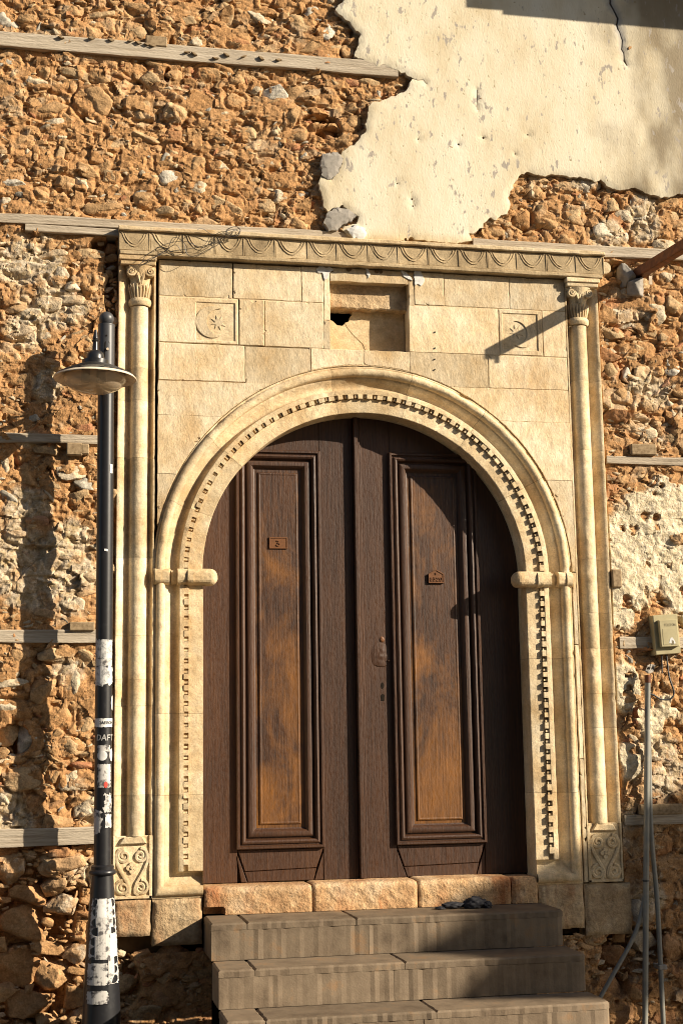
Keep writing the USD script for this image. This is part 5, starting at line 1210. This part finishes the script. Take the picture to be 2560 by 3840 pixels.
# lantern
LC = AF(356, 1420, -.41)
LR = .199
cone = [(.062, .069)]
for r0_, h0_ in ((.092, .0565), (.128, .0410), (.160, .0260), (.186, .0125)):
    cone += [(r0_ - .005, h0_ + .0035), (r0_, h0_ - .0015), (r0_ + .004, h0_ - .0028)]
cone += [(LR - .003, .003), (LR, .0), (LR - .001, -.003)]
sh = obj('shade', lathe(cone[::-1], LC, 48), M['shade_top'], lamp, smooth=40)
for r0_, h0_ in ((.092, .0565), (.128, .0410), (.160, .0260), (.186, .0125)):
    a = np.linspace(0, 2 * np.pi, 49); obj('shade_ring', tube(np.c_[LC[0] + r0_ * np.cos(a), LC[1] + r0_ * np.sin(a), np.full(49, LC[2] + h0_ + .001)], .0032, 6, caps=False), M['shade_ring'], sh, smooth=60)
obj('shade_lining', lathe([(LR - .002, -.003), (.16, .016), (.12, .034), (.05, .060), (.001, .062)], LC, 40), M['enamel'], lamp, smooth=50)
obj('glass_bowl', lathe([(.152 * math.sin(t) + 1e-4, .008 - .083 * math.cos(t)) for t in np.linspace(0, math.pi / 2, 12)], LC, 40), M['bowl'], lamp, smooth=60)
for dx in (-.045, .03):
    obj('lamp_holder', lathe([(.017, -.02), (.022, -.015), (.022, .05)], LC + [dx, 0, 0], 14), M['cap_metal'], lamp, smooth=40)
obj('lantern_cap', lathe([(.064, .064), (.064, .090), (.050, .093), (.044, .095), (.043, .112), (.038, .128), (.026, .138), (.016, .141)], LC, 32), M['post'], lamp, smooth=40)
obj('finial', lathe([(.016, .139), (.0145, .15), (.0125, .183), (.018, .187), (.019, .191), (.012, .196), (.0145, .201), (.013, .206), (.010, .222), (.0065, .238), (.007, .243), (.001, .247)], LC, 20), M['post'], lamp, smooth=45)
pp = axis_at(LC[2] + .10)
obj('arm', cat(tube([LC + [0, 0, .080], LC + (pp - LC) * .5 + [0, 0, .035], pp - [0, 0, .02]], .014, 10), tube([LC + [0, .01, .160], LC + (pp - LC) * [.75, .75, 0] + [0, 0, .118], pp + [0, 0, -.005]], .006, 6)), M['post'], lamp, smooth=45)

# ================================================================== things on the wall to the right
def quad_px(c, Y): return sg.Polygon([(lambda p: (p[0], p[2]))(AF(x, y, Y)) for x, y in c])
tel = thing('telephone_box', 'small khaki telephone junction box with a sticker fixed to the wall', 'junction box', AF(2493, 2380, 0))
obj('back_box', slab(quad_px([(2447, 2308), (2538, 2302), (2553, 2450), (2459, 2457)], -.036), -.036, .05, .003), M['box'], tel)
lid = obj('lid', slab(quad_px([(2470, 2326), (2537, 2322), (2547, 2424), (2480, 2427)], -.060), -.060, -.030, .003), M['box'], tel)
obj('lid_field', slab(quad_px([(2483, 2359), (2532, 2357), (2539, 2417), (2488, 2419)], -.062), -.0612, -.058, .0004), M['box'], lid)
p0 = AF(2489, 2349, -.060); t = meshkit.text_mesh('TELEFON', .0135, .0006); v = np.array(t.vertices); v[:, 0] *= .80; tl = math.radians(2)
obj('lettering', (np.c_[p0[0] + v[:, 0] * math.cos(tl) - v[:, 1] * math.sin(tl), -.0602 - v[:, 2], p0[2] + v[:, 0] * math.sin(tl) + v[:, 1] * math.cos(tl)], np.array(t.faces)), M['letter'], lid)
obj('sticker', slab(quad_px([(2508, 2412), (2513, 2393), (2520, 2390), (2527, 2400), (2532, 2410), (2531, 2414), (2520, 2413)], -.062), -.0622, -.061, .0002), M['paper_white'], lid)
obj('sticker', slab(quad_px([(2518, 2400), (2526, 2404), (2526, 2416), (2519, 2418)], -.062), -.0626, -.061, .0002), M['letter'], lid)
def run(pts, Y): return np.array([AF(x, y, yy) for (x, y), yy in zip(pts, np.broadcast_to(Y, (len(pts),)))])
def fine(p, n=40):
    from scipy.interpolate import CubicSpline
    s = np.r_[0, np.cumsum(np.linalg.norm(np.diff(p, axis=0), axis=1))]; return CubicSpline(s, p)(np.linspace(0, s[-1], n))
cb = thing('telephone_cable', 'black cable hanging in a loop under the telephone junction box', 'cable', AF(2496, 2465, -.02))
obj('loop', tube(fine(run([(2496, 2452), (2503, 2501), (2512, 2552), (2523, 2583), (2525, 2606), (2514, 2621), (2493, 2625), (2468, 2618), (2452, 2608), (2432, 2604)], [-.015, -.02, -.03, -.035, -.035, -.035, -.03, -.03, -.03, -.03]), 60), .0048, 8), M['cable'], cb, smooth=60)
obj('cut_end', tube(fine(run([(2480, 2452), (2481, 2490), (2482, 2526)], -.02), 12), .0036, 8), M['cable'], cb, smooth=60)
pg = thing('conduit_pipe', 'tall grey conduit pipe with a rusty socket on top right of the portal', 'pipe', AF(2418, 3840, -.045))
top, foot = AF(2427.5, 2545, -.042), AF(2417.5, 3840, -.045); foot = foot + (foot - top) * ((GROUND - foot[2]) / (foot[2] - top[2]))
obj('pipe', tube([top + (foot - top) * t for t in np.linspace(0, 1, 12)], .0152, 16), M['pipe'], pg, smooth=60)
obj('socket', tube([top + [0, 0, .018], top - [0, 0, .022]], .0172, 16), M['rust'], pg, smooth=50)
mid = AF(2420, 3304, -.045); obj('joint_ring', tube([mid + [0, 0, .004], mid - [0, 0, .004]], .0168, 16), M['cable'], pg, smooth=50)
sc = AF(2436, 2510, -.045); gq = np.stack(np.meshgrid(np.linspace(-.022, .024, 9), np.linspace(-.02, .026, 9), indexing='ij'), -1); nz_ = meshkit.fbm(np.dstack([gq * 60, gq[..., :1] * 0]), 3, 9) - .5
obj('cloth_scrap', grid(np.stack([sc[0] + gq[..., 0] + .3 * gq[..., 1] + .02 * nz_, sc[1] + .05 * nz_, sc[2] + gq[..., 1] * (1 - 8 * np.abs(gq[..., 0])) + .015 * nz_], -1)), M['cement'], pg)
pg = thing('conduit_pipe', 'second grey conduit that leans away from the capped pipe to the right', 'pipe', AF(2486, 3840, -.03))
p = fine(run([(2430, 2760), (2436, 3000), (2442, 3143), (2460, 3340), (2470, 3500), (2486, 3840), (2494, 3990)], [-.012, -.015, -.02, -.03, -.03, -.035, -.04]), 30); obj('pipe', tube(p, .0128, 14), M['pipe'], pg, smooth=60)
cl = AF(2478, 3628, -.03); obj('clip', box(cl[0] - .018, cl[0] + .026, cl[1] - .018, .04, cl[2] - .012, cl[2] + .012, .003), M['cement'], pg)
pg = thing('conduit_pipe', 'thin pale conduit bending from the pipes down behind the steps', 'pipe', AF(2253, 3736, -.03))
p = fine(run([(2424, 3250), (2418, 3340), (2407, 3410), (2385, 3490), (2330, 3600), (2253, 3736), (2200, 3840)], [-.01, -.02, -.03, -.03, -.03, -.03, -.03]), 34); obj('pipe', tube(p, .0112, 12), M['pipe'], pg, smooth=60)
br = thing('iron_bracket', 'rusted curled iron bracket on the wall beside the conduit pipe', 'bracket', AF(2395, 2670, 0))
a = np.linspace(-1.2, 1.9, 14); c0 = AF(2392, 2672, -.01)
obj('strap', grid(np.array([[c0 + [-.022 * math.cos(q), y, .032 * math.sin(q)] for y in (.03, -.045)] for q in a])), M['rust'], br, smooth=50)
obj('stub', tube([AF(2385, 2712, .02), AF(2378, 2708, -.035)], .010, 10), M['rust'], br, smooth=50)

# rusty steel beam that sticks out of the wall at the cornice corner
b0 = AF(2384, 1030, 0.06)
beam = thing('steel_beam', 'rusty steel channel sticking out of the wall beside the cornice corner', 'beam', b0)
bd = np.array([.125, -1.0, 0.0]); bl = .62
def bbox(x0, x1, z0, z1, t0=0.0, t1=None):
    t1 = bl if t1 is None else t1
    return hull([b0 + bd * t + [x, 0, z] for t in (t0, t1) for x in (x0, x1) for z in (z0, z1)])
obj('web', bbox(-.024, -.017, -.026, .026), M['rust'], beam); obj('flange', bbox(-.0165, .026, -.028, -.021), M['rust'], beam); obj('flange', bbox(-.0165, .026, .021, .028), M['rust'], beam)
obj('strap', bbox(.034, .052, -.078, -.0285, .07, .076), M['enamel'], beam); obj('strap', bbox(-.016, .006, -.075, -.0285, .585, .592), M['rust'], beam)
for i, pxs in enumerate([[(2334, 986), (2374, 985), (2378, 1040), (2362, 1062), (2345, 1060), (2326, 1040)], [(2352, 1062), (2400, 1034), (2415, 1046), (2418, 1072), (2400, 1100), (2378, 1100), (2356, 1085)]]):
    q3 = np.array([AF(*q, 0.0) for q in pxs]); ctr = q3.mean(0); ex = q3.max(0) - q3.min(0)
    sp = trimesh.creation.icosphere(subdivisions=3); d = np.array(sp.vertices); nr = np.random.default_rng(40 + i); rad = 1 / (np.abs(d) ** 5).sum(1) ** .2
    for _ in range(9):
        nn_ = nr.normal(size=3); nn_ /= np.linalg.norm(nn_); c_ = d @ nn_; rad = np.where(c_ > 1e-3, np.minimum(rad, nr.uniform(.65, 1.0) / np.maximum(c_, 1e-3)), rad)
    v = d * rad[:, None] * (1 + .25 * (meshkit.fbm(d * 4 + i, 4, i) - .5))[:, None] * [ex[0] * .55, .05, ex[2] * .55] + ctr + [0, .02, 0]
    obj('cement_lump', (v, np.array(sp.faces)), M['cement'], wall, smooth=40)

# wires left hanging on the cornice
wires = thing('wire_tangle', 'tangle of thin black wires drooping over the left end of the cornice', 'wires', AF(820, 880, -.06))
WIRES = [[(533, 983), (545, 960), (580, 935), (620, 915), (660, 905), (700, 905), (735, 920), (770, 925), (800, 905), (840, 880), (880, 862), (900, 858), (898, 875), (870, 885), (845, 875), (862, 855), (890, 850), (900, 865), (885, 880), (850, 885)],
         [(520, 992), (560, 970), (600, 955), (650, 940), (690, 935), (745, 925), (790, 915), (830, 895), (850, 870), (830, 868), (800, 880), (780, 870), (740, 862)],
         [(526, 995), (545, 985), (580, 965), (625, 935), (665, 920), (690, 950), (700, 940), (690, 910), (650, 890), (640, 905), (600, 940)], [(850, 872), (872, 860), (895, 870), (892, 882), (865, 878), (850, 868), (868, 852)], [(690, 912), (720, 960), (770, 940), (830, 905), (845, 880)]]
r = np.random.default_rng(90)
for wr in WIRES:
    obj('wire', tube(fine(run(wr, -.068 + r.uniform(-.014, .008, len(wr))), 90), .0016, 5), M['cable'], wires, smooth=60)

# crumpled black cloth on the top step
rag = thing('black_rag', 'crumpled black rag lying on the top step at the sill', 'rag', AF(1740, 3410, -.10))
r = np.random.default_rng(91)
def lump(c, w_, d_, h_, seed):
    s = trimesh.creation.icosphere(subdivisions=3); v = np.array(s.vertices)
    v = v * (1 + 1.1 * (meshkit.fbm(v * 2.4 + seed, 4, seed) - .5))[:, None] * [w_ / 2, d_ / 2, h_ / 2]
    v[:, 2] = np.maximum(v[:, 2], -h_ * .35); return v + c, np.array(s.faces)
c = AF(1740, 3404, -.12); c[2] = .775 + .014
obj('cloth', cat(lump(c + [.055, 0, .008], .115, .07, .062, 3), lump(c + [-.055, .01, .002], .11, .05, .036, 5), lump(c + [.115, -.01, .0], .05, .05, .04, 8), lump(c + [-.125, .0, -.006], .05, .03, .016, 9)), M['ink'], rag, smooth=60)

# ================================================================== what stands outside the picture and throws its shade in
bay = thing('roof_eave', 'brown boarded eave projecting above the plaster at the top right', 'eave', (4.0, -.3, 6.2))
e_ = .55
zs1 = AF(2200, 94, 0)[2]; xs1 = AF(1864, 60, 0)[0]; xs0 = AF(1761, 10, 0)[0]
zu = zs1 + .92 * e_
obj('soffit_board', box(xs1 + 1.75 * e_, 7.0, -e_, -.02, zu, zu + .03, .004), M['brown_wood'], bay)
obj('fascia', box(xs0 + 1.75 * e_, 7.0, -e_ - .03, -e_ - .002, zu + .052, zu + .20, .004), M['brown_wood'], bay)
for k in range(8):
    obj('rafter', box(xs1 + 1.75 * e_ + .05 + k * .45, xs1 + 1.75 * e_ + .13 + k * .45, -e_, -.02, zu + .032, zu + .13, .004), M['brown_wood'], bay)
obj('roof_tiles', hull([(x, y, z) for x in (xs0 + 1.75 * e_, 7.0) for y, z in ((-e_ - .06, zu + .205), (-e_ - .06, zu + .235), (1.6, zu + .9), (1.6, zu + .93))]), M['tile'], bay)
hdir = np.array([1, 1.75, 0]) / 2.0156; sdir = np.array([1.75, -1, 0]) / 2.0156
def hv(h, v, b=0.0): return np.array([11.6, -6.0, v]) + hdir * h + sdir * b + np.array([0, 0, .456 * b])
tb0 = hv(2.6, 0); tb0[2] = GROUND
tree = thing('street_tree', 'broad green tree across the lane that shades the right of the steps', 'tree', tb0)
obj('trunk', tube([tb0, tb0 + [.05, -.05, 2.0], tb0 + [-.05, .05, 3.6], tb0 + [0, 0, 5.0]], [.20, .16, .13, .06], 12), M['bark'], tree, smooth=60)
for h, b, z in ((-1.5, .2, 5.5), (1.2, -.3, 5.6), (-.5, -.6, 5.3), (.4, .6, 5.2)):
    e_p = tb0 + hdir * h + sdir * b; e_p[2] = z
    obj('limb', tube([tb0 + [0, 0, 3.6], tb0 * .5 + e_p * .5 + [0, 0, 1.9], e_p], [.09, .06, .02], 8), M['bark'], tree, smooth=60)
r = np.random.default_rng(95)
lv = []
for h, v_, a_, b_, c_, n in ((1.80, 5.50, 1.92, .50, .40, 7000), (2.50, 5.0, 1.50, .6, .50, 5000)):
    d = r.normal(size=(n, 3)); d /= np.linalg.norm(d, axis=1, keepdims=True); d = d / (np.abs(d) ** 3).sum(1, keepdims=True) ** (1 / 3)
    rad = r.uniform(.2, 1, n) ** .5 * (.88 + .22 * (meshkit.fbm(d * 2.6 + 4, 3, 96)))
    q = d * rad[:, None] * [a_, b_, c_]
    lv.append(hv(h, v_) + q[:, :1] * hdir + q[:, 1:2] * sdir + q[:, 2:] * [0, 0, 1])
c = np.vstack(lv); n = len(c)
u = r.normal(size=(n, 3)); u /= np.linalg.norm(u, axis=1, keepdims=True); w_ = np.cross(u, r.normal(size=(n, 3))); w_ /= np.linalg.norm(w_, axis=1, keepdims=True)
s1, s2 = r.uniform(.06, .10, (n, 1)), r.uniform(.035, .06, (n, 1))
v = np.stack([c - u * s1, c - w_ * s2, c + u * s1, c + w_ * s2], 1).reshape(-1, 3); q = np.arange(n) * 4
obj('crown', (v, np.vstack([np.c_[q, q + 1, q + 2], np.c_[q, q + 2, q + 3]])), M['leaf'], tree)
HO = [(-16, -6, 9.2, 'house across the lane with ochre plaster and brown shutters, left of the white one'), (-5.9, 3.4, 9.6, 'white washed house straight across the lane with brown shutters'), (3.5, 9.0, 8.6, 'low stone coloured house across the lane at the right corner')]
for k, (x0, x1, h, lab) in enumerate(HO):
    hs = thing('lane_house', lab, 'house', ((x0 + x1) / 2, -12, GROUND))
    wm = [M['core'], M['cement'], M['core']][k]
    obj('wall', box(x0, x1, -19, -12, GROUND, h, .01), wm, hs)
    obj('roof', hull([(x, y, z) for x in (x0 - .3, x1 + .3) for y, z in ((-11.7, h - .05), (-11.7, h + .08), (-19.6, h - .05), (-19.6, h + .08), (-15.5, h + 1.3))]), M['tile'], hs)
    for i in range(3):
        for j in range(2):
            xw = x0 + (x1 - x0) * (.2 + .3 * i)
            wn = obj('window', box(xw - .45, xw + .45, -12.02, -11.96, 1.0 + j * 2.9, 2.3 + j * 2.9, .01), M['brown_wood'], hs); obj('shutter', box(xw - .42, xw - .01, -11.955, -11.92, 1.05 + j * 2.9, 2.25 + j * 2.9, .01), M['brown_wood'], wn)
    obj('door', box(x0 + (x1 - x0) * .35 - .5, x0 + (x1 - x0) * .35 + .5, -12.02, -11.95, GROUND, 2.2, .01), M['brown_wood'], hs)
